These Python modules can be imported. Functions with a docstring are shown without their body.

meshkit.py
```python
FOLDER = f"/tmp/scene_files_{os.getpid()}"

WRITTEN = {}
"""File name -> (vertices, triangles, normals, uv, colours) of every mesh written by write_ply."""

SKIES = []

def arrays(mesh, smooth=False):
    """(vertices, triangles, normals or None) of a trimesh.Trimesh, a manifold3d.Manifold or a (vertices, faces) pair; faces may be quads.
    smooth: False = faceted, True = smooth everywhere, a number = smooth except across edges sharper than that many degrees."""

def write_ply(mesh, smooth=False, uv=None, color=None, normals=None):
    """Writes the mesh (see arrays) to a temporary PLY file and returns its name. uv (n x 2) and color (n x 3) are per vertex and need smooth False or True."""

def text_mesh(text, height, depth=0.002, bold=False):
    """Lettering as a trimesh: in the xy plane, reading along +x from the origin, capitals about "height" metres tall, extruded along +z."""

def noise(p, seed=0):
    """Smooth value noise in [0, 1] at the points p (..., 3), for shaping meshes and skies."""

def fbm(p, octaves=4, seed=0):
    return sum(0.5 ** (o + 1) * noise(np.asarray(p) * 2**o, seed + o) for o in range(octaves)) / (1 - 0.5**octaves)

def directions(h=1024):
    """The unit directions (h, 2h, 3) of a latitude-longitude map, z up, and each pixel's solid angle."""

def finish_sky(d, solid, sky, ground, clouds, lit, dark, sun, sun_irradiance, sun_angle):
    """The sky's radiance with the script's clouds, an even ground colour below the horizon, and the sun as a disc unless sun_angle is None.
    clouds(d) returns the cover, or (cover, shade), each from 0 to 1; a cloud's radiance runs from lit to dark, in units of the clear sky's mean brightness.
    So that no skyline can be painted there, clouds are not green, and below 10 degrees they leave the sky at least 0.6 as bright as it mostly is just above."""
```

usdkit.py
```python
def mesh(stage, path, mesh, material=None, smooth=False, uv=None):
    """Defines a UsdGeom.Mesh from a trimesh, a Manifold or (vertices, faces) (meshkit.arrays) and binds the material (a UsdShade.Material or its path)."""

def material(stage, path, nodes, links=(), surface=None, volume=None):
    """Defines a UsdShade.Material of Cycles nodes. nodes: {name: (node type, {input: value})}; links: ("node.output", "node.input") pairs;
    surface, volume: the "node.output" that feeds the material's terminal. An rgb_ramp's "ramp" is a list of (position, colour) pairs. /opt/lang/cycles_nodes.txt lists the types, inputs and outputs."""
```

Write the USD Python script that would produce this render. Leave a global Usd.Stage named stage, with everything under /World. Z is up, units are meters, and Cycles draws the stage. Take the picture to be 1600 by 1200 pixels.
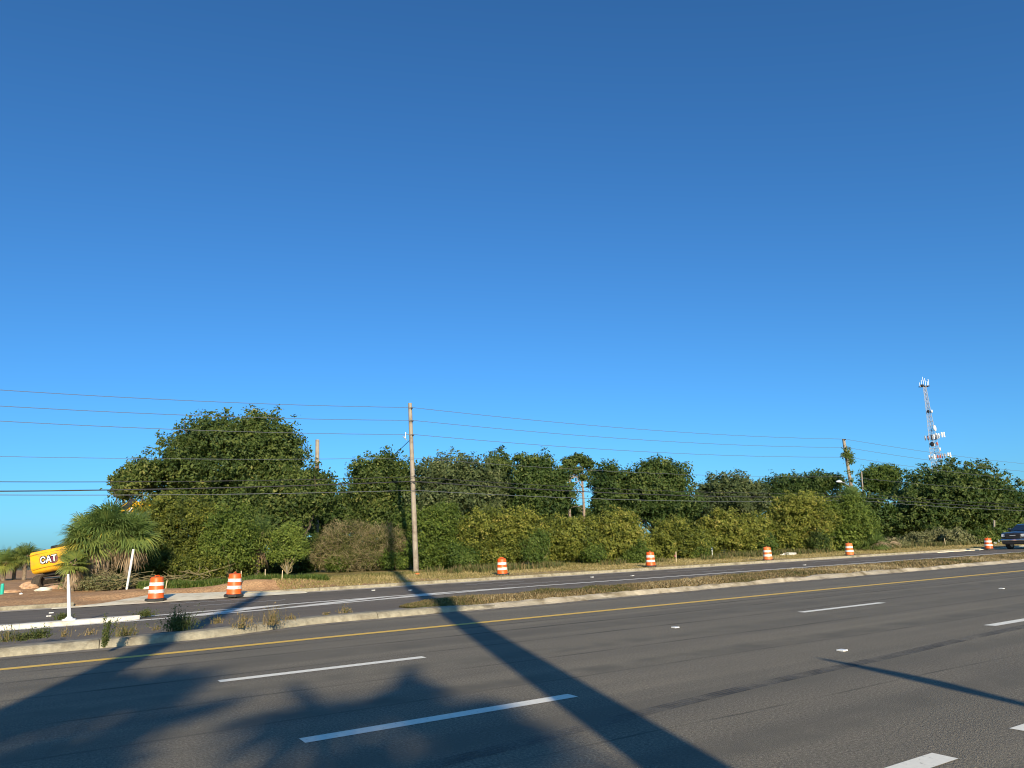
import math, numpy as np, trimesh, usdkit, meshkit
from pxr import Usd, UsdGeom, UsdLux, UsdShade, Gf, Sdf, Vt

stage = Usd.Stage.CreateInMemory()
UsdGeom.SetStageUpAxis(stage, UsdGeom.Tokens.z)
UsdGeom.SetStageMetersPerUnit(stage, 1.0)
UsdGeom.Xform.Define(stage, '/World')
UsdGeom.Scope.Define(stage, '/World/Looks')

# ------------------------------------------------------------------ camera, sky, sun, exposure
# x runs along the road (to the right and away), y across it (away), z up; the camera stands at the near kerb.
F, EYE, ROLL, PITCH, YAW = 1150.0, 1.68, math.atan(0.0343), math.radians(12.3053), math.radians(57.9565)
EXPOSURE = 0.6
SUN_AZ, SUN_EL = math.radians(19.8), math.radians(19.0)      # azimuth of the shadows from +y towards +x
SKY_STRENGTH, SUN_INTENSITY = 0.080, 1.25
O = np.array([0, 0, EYE])
FW, RT = np.array([math.cos(YAW), math.sin(YAW)]), np.array([math.sin(YAW), -math.cos(YAW)])
CR, SR, CP, SP = math.cos(ROLL), math.sin(ROLL), math.cos(PITCH), math.sin(PITCH)


def ray(px, py):
    """Direction (per metre of depth) towards a point of the photograph: used once to survey where things stand."""
    x, y = (px - 800) / F, (600 - py) / F
    X, Y = CR * x + SR * y, -SR * x + CR * y
    v = RT * X + FW * (CP - SP * Y)
    return np.array([v[0], v[1], SP + CP * Y])


def at_depth(px, py, D): return O + ray(px, py) * D
def at_v(px, py, v): d = ray(px, py); return O + d * (v / d[1])
def gnd(px, py, z=0.0): d = ray(px, py); return O + d * ((z - EYE) / d[2])


cam = UsdGeom.Camera.Define(stage, '/World/camera')
cam.CreateHorizontalApertureAttr(36.0); cam.CreateVerticalApertureAttr(27.0)
cam.CreateFocalLengthAttr(F / 1600 * 36.0)
cam.CreateClippingRangeAttr(Gf.Vec2f(0.05, 6000)); cam.CreateExposureAttr(EXPOSURE)
c0 = ray(800, 600)
rv = (ray(801, 600) - c0) * F; uv_ = (ray(800, 599) - c0) * F
cam.AddTransformOp().Set(Gf.Matrix4d(*[float(q) for q in (*rv, 0, *uv_, 0, *(-c0), 0, *O, 1)]))

sun_to = np.array([-math.sin(SUN_AZ) * math.cos(SUN_EL), -math.cos(SUN_AZ) * math.cos(SUN_EL), math.sin(SUN_EL)])
dome = UsdLux.DomeLight.Define(stage, '/World/sky'); dome.CreateIntensityAttr(1.0)
sky_mat = usdkit.material(stage, '/World/Looks/sky', {
    's': ('sky_texture', dict(sky_type='single_scattering', sun_disc=False, sun_elevation=SUN_EL, sun_rotation=math.atan2(sun_to[0], sun_to[1]),
                              altitude=0.0, air_density=0.85, aerosol_density=0.8, ozone_density=5.5)),
    'w': ('mix', dict(mix_type='multiply', fac=1.0, color2=(0.62, 1.14, 1.34))),
    'b': ('background_shader', dict(strength=SKY_STRENGTH))}, [('s.color', 'w.color1'), ('w.color', 'b.color')], surface='b.background')
UsdShade.MaterialBindingAPI.Apply(dome.GetPrim()).Bind(sky_mat)
sun = UsdLux.DistantLight.Define(stage, '/World/sun')
sun.CreateNormalizeAttr(True); sun.CreateIntensityAttr(SUN_INTENSITY); sun.CreateAngleAttr(0.6); sun.CreateColorAttr(Gf.Vec3f(1.0, 0.84, 0.60))
zx = sun_to; xx = np.cross([0, 0, 1.0], zx); xx /= np.linalg.norm(xx); yx = np.cross(zx, xx)
sun.AddTransformOp().Set(Gf.Matrix4d(*[float(q) for q in (*xx, 0, *yx, 0, *zx, 0, 0, 0, 50, 1)]))
for p_ in (dome.GetPrim(),):
    p_.SetCustomDataByKey('kind', 'structure')

# ------------------------------------------------------------------ helpers
used = {}


def numbered(path):
    n = used.get(path, -1) + 1; used[path] = n
    return path if n == 0 else f'{path}_{n:03d}'


def tag(prim, label=None, cat=None, group=None, kind=None):
    for k, v in (('label', label), ('category', cat), ('group', group), ('kind', kind)):
        if v: prim.SetCustomDataByKey(k, v)
    return prim


def thing(name, label=None, cat=None, loc=(0, 0, 0), rz=0.0, group=None, kind=None, rot=None):
    x = UsdGeom.Xform.Define(stage, numbered('/World/' + name))
    x.AddTranslateOp().Set(Gf.Vec3d(*map(float, loc)))
    if rz: x.AddRotateZOp().Set(math.degrees(rz))
    if rot: x.AddRotateXYZOp().Set(Gf.Vec3f(*rot))
    return tag(x.GetPrim(), label, cat, group, kind)


def obj(name, mesh, mat, parent=None, smooth=False, tone=None, label=None):
    base = str(parent.GetPath()) if parent is not None else '/World'
    path = numbered(base + '/' + name)
    if isinstance(mesh, list): mesh = trimesh.util.concatenate(mesh)
    m = usdkit.mesh(stage, path, mesh, mat, smooth)
    if tone is not None:
        UsdGeom.PrimvarsAPI(m).CreatePrimvar('tone', Sdf.ValueTypeNames.FloatArray, 'vertex').Set(Vt.FloatArray.FromNumpy(np.asarray(tone, np.float32)))
    if label: m.GetPrim().SetCustomDataByKey('label', label)
    return m.GetPrim()


def copy_of(src, loc, rz=0.0, label=None, scale=None):
    was = src.GetCustomData()
    r = thing(src.GetName(), label or was.get('label'), was.get('category'), loc, rz, was.get('group'))
    if scale: UsdGeom.Xformable(r).AddScaleOp().Set(Gf.Vec3f(scale, scale, scale))
    return r


def box(sx, sy, sz, at=(0, 0, 0), base=True):
    b = trimesh.creation.box([sx, sy, sz]); b.apply_translation([at[0], at[1], at[2] + (sz / 2 if base else 0)]); return b


def tube(points, radii, n=7, cap=True):
    p = np.asarray(points, float); r = np.broadcast_to(np.asarray(radii, float), len(p))
    t = np.gradient(p, axis=0); t /= np.linalg.norm(t, axis=1, keepdims=True) + 1e-12
    ref = np.array([0, 0, 1.0]) if abs(t[:, 2]).mean() < 0.8 else np.array([1.0, 0, 0])
    a = np.cross(t, ref); a /= np.linalg.norm(a, axis=1, keepdims=True) + 1e-12; b = np.cross(t, a)
    th = np.arange(n) / n * 2 * np.pi
    v = (p[:, None] + r[:, None, None] * (np.cos(th)[None, :, None] * a[:, None] + np.sin(th)[None, :, None] * b[:, None])).reshape(-1, 3)
    i, j = np.meshgrid(np.arange(len(p) - 1), np.arange(n), indexing='ij'); j2 = (j + 1) % n
    q = np.stack([i * n + j, i * n + j2, (i + 1) * n + j2, (i + 1) * n + j], -1).reshape(-1, 4)
    f = np.vstack([q[:, [0, 1, 2]], q[:, [0, 2, 3]]])
    if cap:
        k = np.arange(1, n - 1)
        f = np.vstack([f, np.stack([np.zeros_like(k), k + 1, k], 1), (len(p) - 1) * n + np.stack([np.zeros_like(k), k, k + 1], 1)])
    m = trimesh.Trimesh(v, f, process=False)
    return m


def lathe(profile, n=24):
    return trimesh.creation.revolve(np.asarray(profile, float), sections=n)


def strip(left, right, z=None):
    """Ribbon between two polylines of 3-D points."""
    L, R = np.asarray(left, float), np.asarray(right, float); n = len(L)
    v = np.vstack([L, R]); i = np.arange(n - 1)
    f = np.vstack([np.stack([i, n + i, i + 1], 1), np.stack([i + 1, n + i, n + i + 1], 1)])
    m = trimesh.Trimesh(v, f, process=False)
    if m.face_normals[:, 2].mean() < 0: m.invert()
    return m


def grid(us, vs, zf):
    U, V = np.meshgrid(us, vs, indexing='ij'); Z = zf(U, V) if callable(zf) else np.full_like(U, zf)
    v = np.stack([U, V, Z], -1).reshape(-1, 3); a, b = len(us), len(vs)
    i, j = np.meshgrid(np.arange(a - 1), np.arange(b - 1), indexing='ij')
    q = np.stack([i * b + j, (i + 1) * b + j, (i + 1) * b + j + 1, i * b + j + 1], -1).reshape(-1, 4)
    return trimesh.Trimesh(v, np.vstack([q[:, [0, 1, 2]], q[:, [0, 2, 3]]]), process=False)


def sstep(a, b, x): t = np.clip((np.asarray(x, float) - a) / (b - a), 0, 1); return t * t * (3 - 2 * t)
def fbm2(u, v, s, seed=0, o=4): return meshkit.fbm(np.stack([np.asarray(u) * s, np.asarray(v) * s, np.zeros_like(np.asarray(u, float))], -1), o, seed)


# ------------------------------------------------------------------ materials
def M(name, nodes, links, surface): return usdkit.material(stage, '/World/Looks/' + name, nodes, links, surface=surface)


def noisy(name, c1, c2, scale=8, rough=0.8, detail=6, bump=0.0, bscale=None, spec=0.3, stretch=(1, 1, 1), metallic=0.0, c3=None, s3=1.0):
    """Two colours mixed by noise at a point of the place, with fine relief."""
    n = {'g': ('geometry', {}), 'm': ('mapping', dict(scale=stretch)), 'n': ('noise_texture', dict(scale=scale, detail=detail, roughness=0.65)),
         'r': ('rgb_ramp', {'ramp': [(0.32, c1), (0.68, c2)]}), 'p': ('principled_bsdf', dict(roughness=rough, specular_ior_level=spec, metallic=metallic))}
    l = [('g.position', 'm.vector'), ('m.vector', 'n.vector'), ('n.fac', 'r.fac')]
    out = 'r.color'
    if c3 is not None:
        n |= {'n3': ('noise_texture', dict(scale=s3, detail=5, roughness=0.6)), 'r3': ('rgb_ramp', {'ramp': [(0.5, (0, 0, 0)), (0.66, (1, 1, 1))]}), 'x3': ('mix', dict(color2=c3))}
        l += [('g.position', 'n3.vector'), ('n3.fac', 'r3.fac'), ('r3.color', 'x3.fac'), (out, 'x3.color1')]; out = 'x3.color'
    l.append((out, 'p.base_color'))
    if bump:
        n |= {'nb': ('noise_texture', dict(scale=bscale or scale * 4, detail=4)), 'b': ('bump', dict(strength=bump, distance=0.02))}
        l += [('g.position', 'nb.vector'), ('nb.fac', 'b.height'), ('b.normal', 'p.normal')]
    return M(name, n, l, 'p.BSDF')


def plain(name, c, rough=0.5, metallic=0.0, spec=0.5, coat=0.0):
    d = [(0.3, tuple(0.85 * x for x in c)), (0.7, tuple(min(1, 1.08 * x) for x in c))]
    return M(name, {'g': ('geometry', {}), 'n': ('noise_texture', dict(scale=3.0, detail=5)), 'r': ('rgb_ramp', {'ramp': d}),
                    'p': ('principled_bsdf', dict(roughness=rough, metallic=metallic, specular_ior_level=spec, coat_weight=coat))},
             [('g.position', 'n.vector'), ('n.fac', 'r.fac'), ('r.color', 'p.base_color')], 'p.BSDF')


def leafy(name, stops, trans=0.33, rough=0.55, spec=0.25):
    """Leaves: colour by each leaf's own tone, with light passing through."""
    return M(name, {'a': ('attribute', {'attribute': 'tone'}), 'r': ('rgb_ramp', {'ramp': stops}),
                    'p': ('principled_bsdf', dict(roughness=rough, specular_ior_level=spec)), 't': ('translucent_bsdf', {}),
                    'w': ('mix', dict(mix_type='multiply', fac=1.0, color2=(1.25, 1.3, 0.6))), 'x': ('mix_closure', dict(fac=trans))},
             [('a.fac', 'r.fac'), ('r.color', 'p.base_color'), ('r.color', 'w.color1'), ('w.color', 't.color'), ('p.BSDF', 'x.closure1'), ('t.BSDF', 'x.closure2')], 'x.closure')


def asphalt(name, a, b, seams=(), tracks=()):
    """Worn asphalt: stone speckle, long streaks along the lanes, sealed seams across the width."""
    n = {'g': ('geometry', {}), 's': ('separate_xyz', {}), 'n': ('noise_texture', dict(scale=38, detail=4, roughness=0.85)),
         'r': ('rgb_ramp', {'ramp': [(0.33, tuple(0.40 * x for x in a)), (0.47, a), (0.58, b), (0.70, tuple(2.0 * x for x in b))]}),
         'm': ('mapping', dict(scale=(0.035, 0.9, 1))), 'n2': ('noise_texture', dict(scale=1.0, detail=5, roughness=0.6)),
         'r2': ('rgb_ramp', {'ramp': [(0.3, (0.72, 0.72, 0.74)), (0.7, (1.18, 1.16, 1.12))]}), 'x': ('mix', dict(mix_type='multiply', fac=1.0)),
         'n4': ('noise_texture', dict(scale=0.55, detail=6, roughness=0.65)), 'r4': ('rgb_ramp', {'ramp': [(0.3, (0.9, 0.9, 0.9)), (0.75, (1.08, 1.06, 1.05))]}), 'x4': ('mix', dict(mix_type='multiply', fac=1.0)),
         'v': ('voronoi_texture', dict(scale=95)), 'b': ('bump', dict(strength=0.8, distance=0.008)),
         'p': ('principled_bsdf', dict(roughness=0.82, specular_ior_level=0.35))}
    l = [('g.position', 'n.vector'), ('n.fac', 'r.fac'), ('g.position', 'm.vector'), ('m.vector', 'n2.vector'), ('n2.fac', 'r2.fac'), ('r.color', 'x.color1'), ('r2.color', 'x.color2'),
         ('g.position', 'n4.vector'), ('n4.fac', 'r4.fac'), ('x.color', 'x4.color1'), ('r4.color', 'x4.color2'),
         ('g.position', 'v.vector'), ('v.distance', 'b.height'), ('b.normal', 'p.normal'), ('g.position', 's.vector')]
    out = 'x4.color'
    n |= {'mw': ('mapping', dict(scale=(0.12, 0.0, 0.0))), 'nw': ('noise_texture', dict(scale=1.0, detail=6)), 'wob': ('math', dict(math_type='multiply_add', value2=0.5, value3=-0.25)),
          'yw': ('math', dict(math_type='add'))}
    l += [('g.position', 'mw.vector'), ('mw.vector', 'nw.vector'), ('nw.fac', 'wob.value1'), ('s.y', 'yw.value1'), ('wob.value', 'yw.value2')]
    for i, (pos, w, k) in enumerate(list(seams) + list(tracks)):
        n |= {f'd{i}': ('math', dict(math_type='subtract', value2=pos)), f'e{i}': ('math', dict(math_type='absolute')),
              f'f{i}': ('map_range', dict(range_type='smoothstep', from_min=w * 0.3, from_max=w, to_min=1.0, to_max=0.0, clamp=True)),
              f'ng{i}': ('noise_texture', dict(scale=0.6 + 0.13 * i, detail=4)), f'h{i}': ('map_range', dict(from_min=0.35, from_max=0.65, to_min=0.15, to_max=1.0, clamp=True)),
              f'k{i}': ('math', dict(math_type='multiply')), f'x{i}_': ('mix', dict(color2=tuple(k * x for x in a)))}
        l += [('yw.value', f'd{i}.value1'), (f'd{i}.value', f'e{i}.value1'), (f'e{i}.value', f'f{i}.value'), ('g.position', f'ng{i}.vector'), (f'ng{i}.fac', f'h{i}.value'),
              (f'f{i}.result', f'k{i}.value1'), (f'h{i}.result', f'k{i}.value2'), (f'k{i}.value', f'x{i}_.fac'), (out, f'x{i}_.color1')]
        out = f'x{i}_.color'
    l.append((out, 'p.base_color'))
    return M(name, n, l, 'p.BSDF')


def worn_paint(name, c, thresh=0.36, scale=14):
    """Road paint rubbed away in flecks."""
    return M(name, {'g': ('geometry', {}), 'n': ('noise_texture', dict(scale=scale, detail=8, roughness=0.72)), 'r': ('rgb_ramp', {'ramp': [(thresh - 0.05, (1, 1, 1)), (thresh + 0.04, (0, 0, 0))]}),
                    'c': ('rgb_ramp', {'ramp': [(0.3, tuple(0.85 * x for x in c)), (0.7, c)]}), 'p': ('principled_bsdf', dict(roughness=0.6, specular_ior_level=0.3)), 't': ('transparent_bsdf', {}), 'x': ('mix_closure', {})},
             [('g.position', 'n.vector'), ('n.fac', 'r.fac'), ('n.fac', 'c.fac'), ('c.color', 'p.base_color'), ('r.color', 'x.fac'), ('p.BSDF', 'x.closure1'), ('t.BSDF', 'x.closure2')], 'x.closure')


ASPH = asphalt('asphalt_near', (0.160, 0.145, 0.110), (0.230, 0.208, 0.158),
               seams=[(14.35, 0.09, 0.32), (13.3, 0.09, 0.40), (9.7, 0.055, 0.5), (11.62, 0.06, 0.4), (8.1, 0.04, .5), (5.4, .028, .55)],
               tracks=[(12.55, 0.5, 0.80), (8.4, 0.45, 0.78), (10.3, 0.45, 0.84), (6.2, 0.4, 0.84), (4.6, 0.4, 0.80)])
ASPH2 = asphalt('asphalt_far', (0.152, 0.132, 0.104), (0.202, 0.176, 0.140), tracks=[(27.2, 0.35, 0.8), (29.4, 0.4, 0.82), (22.3, 0.3, 0.85)])
ASPH3 = noisy('median_paving', (0.10, 0.095, 0.088), (0.17, 0.16, 0.145), 6, bump=0.4, c3=(0.21, 0.185, 0.15), s3=0.9)
CONC = noisy('kerb_concrete', (0.215, 0.193, 0.142), (0.37, 0.335, 0.245), 7, bump=0.7, bscale=45, c3=(0.175, 0.15, 0.105), s3=2.2)
CONCW = noisy('pale_concrete', (0.648, 0.582, 0.435), (0.799, 0.737, 0.571), 3.5, bump=0.3, bscale=40, c3=(0.508, 0.426, 0.291), s3=1.3)
SEPW = noisy('white_painted_concrete', (0.558, 0.528, 0.462), (0.702, 0.678, 0.605), 4, bump=0.2, c3=(0.450, 0.405, 0.319), s3=2.5)
WPAINT = worn_paint('white_road_paint', (0.86, 0.83, 0.72), 0.345, 22)
WPAINT2 = worn_paint('white_far_road_paint', (0.86, 0.82, 0.72), 0.29, 7)
WPAINT3 = worn_paint('faded_road_paint', (0.50, 0.48, 0.46), 0.42, 7)
YPAINT = worn_paint('yellow_road_paint', (0.86, 0.55, 0.09), 0.33, 20)
SAND = noisy('sand', (0.306, 0.246, 0.168), (0.468, 0.405, 0.302), 4, bump=0.6, bscale=30)
SANDP = noisy('pale_sand', (0.25, 0.215, 0.155), (0.47, 0.415, 0.32), 1.6, bump=1.0, bscale=25, c3=(0.15, 0.12, 0.07), s3=1.1)
WOOD = noisy('weathered_pole_wood', (0.221, 0.183, 0.140), (0.374, 0.327, 0.268), 3, stretch=(14, 14, 0.6), bump=0.4, bscale=20, c3=(0.136, 0.102, 0.076), s3=0.9)
BARK = noisy('bark', (0.07, 0.055, 0.042), (0.16, 0.13, 0.10), 5, stretch=(3, 3, 0.8), bump=0.6)
PBARK = noisy('pine_bark', (0.20, 0.15, 0.12), (0.36, 0.29, 0.24), 5, stretch=(3, 3, 0.8), bump=0.6)
PALMB = noisy('palm_trunk', (0.12, 0.09, 0.06), (0.26, 0.20, 0.14), 7, bump=0.7)
TWIG = noisy('bare_twig', (0.120, 0.100, 0.044), (0.264, 0.220, 0.120), 2.5)
ORANGE = noisy('orange_plastic', (0.70, 0.095, 0.008), (0.80, 0.115, 0.010), 2.5, rough=0.45, spec=0.5, c3=(0.50, 0.11, 0.03), s3=3.5)
ORANGE2 = plain('faded_orange_plastic', (0.74, 0.17, 0.04), 0.5)
STRIPE = noisy('white_reflective_band', (0.66, 0.64, 0.59), (0.78, 0.76, 0.71), 3.0, rough=0.4, spec=0.5, c3=(0.48, 0.42, 0.34), s3=4.0)
RUBBER = plain('black_rubber', (0.025, 0.024, 0.023), 0.7)
WHITE = plain('white_plastic', (0.78, 0.78, 0.76), 0.4)
STAKE = plain('stake_wood', (0.58, 0.47, 0.30), 0.8)
STEEL = plain('galvanised_steel', (0.55, 0.56, 0.58), 0.45, 0.6)
TOWERM = plain('tower_steel', (0.40, 0.42, 0.46), 0.6, 0.2)
DARKM = plain('dark_metal', (0.03, 0.03, 0.032), 0.55)
ANT = plain('antenna_white', (0.75, 0.75, 0.74), 0.5)
REDM = plain('antenna_red', (0.38, 0.09, 0.06), 0.6)
CYEL = noisy('machine_yellow', (0.70, 0.36, 0.010), (0.80, 0.43, 0.016), 1.6, rough=0.45, spec=0.4, c3=(0.55, 0.30, 0.04), s3=2.2)
CBLK = plain('machine_black', (0.018, 0.018, 0.02), 0.5)
DIRTY = noisy('muddy_steel', (0.03, 0.026, 0.022), (0.09, 0.07, 0.05), 5, rough=0.9)
TEAL = plain('teal_plastic', (0.03, 0.42, 0.33), 0.4)
TRUCKP = plain('dark_blue_grey_car_paint', (0.030, 0.033, 0.042), 0.25, 0.3, 0.6, 1.0)
CHROME = plain('chrome', (0.75, 0.76, 0.78), 0.12, 1.0)
CGLASS = plain('dark_car_glass', (0.012, 0.016, 0.022), 0.04, 0.0, 0.8, 1.0)
LAMPG = plain('headlight_glass', (0.8, 0.82, 0.84), 0.08, 0.3, 0.8)
WIREM = plain('weathered_wire', (0.105, 0.115, 0.13), 0.6, 0.0, 0.3)
WIREB = plain('black_cable', (0.03, 0.03, 0.034), 0.6)
OAK = leafy('oak_leaves', [(0, (0.026, 0.048, 0.013)), (0.4, (0.065, 0.102, 0.024)), (0.75, (0.136, 0.168, 0.041)), (1, (0.283, 0.276, 0.090))])
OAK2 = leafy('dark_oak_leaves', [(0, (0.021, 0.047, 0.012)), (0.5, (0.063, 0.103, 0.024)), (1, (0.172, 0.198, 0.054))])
OAKG = leafy('grey_green_leaves', [(0, (0.043, 0.066, 0.027)), (0.5, (0.100, 0.131, 0.048)), (1, (0.242, 0.254, 0.120))])
OLIVE = leafy('olive_leaves', [(0, (0.067, 0.089, 0.019)), (0.4, (0.157, 0.181, 0.030)), (0.75, (0.258, 0.254, 0.052)), (1, (0.388, 0.322, 0.094))])
BRIGHT = leafy('bright_green_leaves', [(0, (0.033, 0.062, 0.011)), (0.5, (0.097, 0.143, 0.024)), (1, (0.209, 0.259, 0.055))])
MIDG = leafy('mid_green_leaves', [(0, (0.038, 0.074, 0.016)), (0.5, (0.093, 0.141, 0.027)), (1, (0.192, 0.216, 0.051))])
BROWNL = leafy('dry_brown_leaves', [(0, (0.043, 0.056, 0.012)), (0.5, (0.099, 0.111, 0.026)), (1, (0.172, 0.156, 0.053))], 0.2)
SCRUB = leafy('grey_scrub_leaves', [(0, (0.075, 0.088, 0.037)), (0.5, (0.175, 0.181, 0.081)), (1, (0.325, 0.294, 0.150))], 0.2)
PALM = leafy('palm_fronds', [(0, (0.051, 0.094, 0.023)), (0.45, (0.116, 0.174, 0.049)), (0.8, (0.246, 0.275, 0.065)), (1, (0.522, 0.420, 0.080))], 0.22, 0.45, 0.4)
DEADP = leafy('dead_palm_fronds', [(0, (0.184, 0.127, 0.075)), (0.5, (0.345, 0.253, 0.161)), (1, (0.483, 0.380, 0.253))], 0.15)
GRASS = leafy('dry_grass', [(0, (0.063, 0.092, 0.021)), (0.3, (0.127, 0.132, 0.034)), (0.55, (0.253, 0.207, 0.081)), (0.8, (0.380, 0.299, 0.138)), (1, (0.529, 0.437, 0.230))], 0.25)
MEDG = leafy('median_grass_blades', [(0, (0.06, 0.085, 0.022)), (0.3, (0.125, 0.115, 0.042)), (0.55, (0.20, 0.145, 0.07)), (0.8, (0.30, 0.225, 0.12)), (1, (0.44, 0.36, 0.21))], 0.25)
GRASSG = leafy('green_grass', [(0, (0.035, 0.070, 0.012)), (0.5, (0.075, 0.125, 0.020)), (1, (0.19, 0.20, 0.055))], 0.3)
WEED = leafy('dry_weed', [(0, (0.048, 0.072, 0.019)), (0.4, (0.108, 0.120, 0.036)), (0.7, (0.204, 0.156, 0.072)), (1, (0.312, 0.228, 0.120))], 0.2)


def ground_material():
    """Soil, dead leaves and grass by the 'tone' of each place: 0 bare brown soil, 0.5 dry grass, 1 green."""
    return M('verge_soil', {'g': ('geometry', {}), 'a': ('attribute', {'attribute': 'tone'}), 'n': ('noise_texture', dict(scale=2.2, detail=8, roughness=0.72)),
                            'k': ('math', dict(math_type='multiply_add', value2=0.8, value3=-0.4)), 's': ('math', dict(math_type='add', use_clamp=True)),
                            'r': ('rgb_ramp', {'ramp': [(0, (0.36, 0.205, 0.105)), (0.22, (0.47, 0.29, 0.155)), (0.42, (0.37, 0.275, 0.145)), (0.62, (0.27, 0.215, 0.085)), (0.85, (0.085, 0.10, 0.026)), (1, (0.05, 0.075, 0.018))]}),
                            'n2': ('noise_texture', dict(scale=14, detail=6)), 'r2': ('rgb_ramp', {'ramp': [(0.3, (0.62, 0.62, 0.62)), (0.7, (1.3, 1.3, 1.3))]}), 'x': ('mix', dict(mix_type='multiply', fac=1.0)),
                            'b': ('bump', dict(strength=0.8, distance=0.05)), 'p': ('principled_bsdf', dict(roughness=0.95, specular_ior_level=0.1))},
             [('g.position', 'n.vector'), ('n.fac', 'k.value1'), ('k.value', 's.value1'), ('a.fac', 's.value2'), ('s.value', 'r.fac'), ('g.position', 'n2.vector'), ('n2.fac', 'r2.fac'),
              ('r.color', 'x.color1'), ('r2.color', 'x.color2'), ('x.color', 'p.base_color'), ('n2.fac', 'b.height'), ('b.normal', 'p.normal')], 'p.BSDF')


SOIL = ground_material()
FIELD = noisy('far_field', (0.10, 0.10, 0.035), (0.19, 0.155, 0.07), 0.6, bump=0.5)
MGRASS = noisy('median_turf', (0.15, 0.108, 0.055), (0.27, 0.205, 0.115), 4.5, bump=0.8, bscale=35, c3=(0.10, 0.09, 0.035), s3=0.8)

# ------------------------------------------------------------------ ground, roads, median
tag(obj('ground', grid(np.linspace(-1500, 2500, 60), np.linspace(-1200, 2500, 60), -0.62), FIELD), kind='structure')

UU = np.concatenate([np.linspace(-90, -8, 20), np.linspace(-7.6, 24, 80), np.linspace(25, 90, 60), np.linspace(95, 420, 30)])
KF = lambda u: 16.80 + 1.15 * sstep(2.4, 5.9, u) + 0.55 * sstep(8, 24, u)                     # front of the median kerb
MB = lambda u: np.maximum(KF(u) + 0.85, 17.75 + 1.0 * sstep(4.5, 7.6, u) + 2.2 * sstep(7.4, 10, u) + 2.2 * sstep(15, 30, u))   # back of the median

near_road = thing('near_road', 'dark asphalt carriageway nearest the camera with white lane dashes', kind='structure')
obj('asphalt', grid(np.linspace(-90, 420, 52), np.linspace(-0.3, 18.9, 8), 0.0), ASPH, near_road)
Z1 = 0.004


def flat_strip(u0, u1, v0, v1, z=Z1, n=2):
    u = np.linspace(u0, u1, n)
    f0 = v0 if callable(v0) else (lambda x: np.full_like(x, v0)); f1 = v1 if callable(v1) else (lambda x: np.full_like(x, v1))
    return strip(np.stack([u, f0(u), np.full_like(u, z)], 1), np.stack([u, f1(u), np.full_like(u, z)], 1))


rng = np.random.default_rng(3)
for vc, u0 in ((3.47, 5.93 - 3.05), (7.19, 2.07), (11.16, 2.10)):
    for k in range(-3, 18):
        a = u0 + 12.19 * k + rng.uniform(-.06, .06)
        if vc < 4 and k == 1: a = 7.13 + 0.0
        if vc < 4 and k == 1: a = u0 + 4.25            # the short worn mark at the frame's edge
        obj('lane_dash', flat_strip(a, a + 3.05, vc - 0.10, vc + 0.10), WPAINT, near_road)
obj('yellow_edge_line', flat_strip(-90, 420, lambda u: 14.97 - .12 + 0.10 * sstep(2, 5, u) - .0 * u - 0.12 * sstep(16, 34, u), lambda u: 14.97 + .12 + 0.10 * sstep(2, 5, u) - 0.12 * sstep(16, 34, u), n=200), YPAINT, near_road)
for u, v in ((10.48, 11.09), (10.02, 7.16), (23.02, 11.11)):
    b = box(0.11, 0.11, 0.018, (u, v, 0.002)); obj('road_stud', b, WHITE, near_road)
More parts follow.
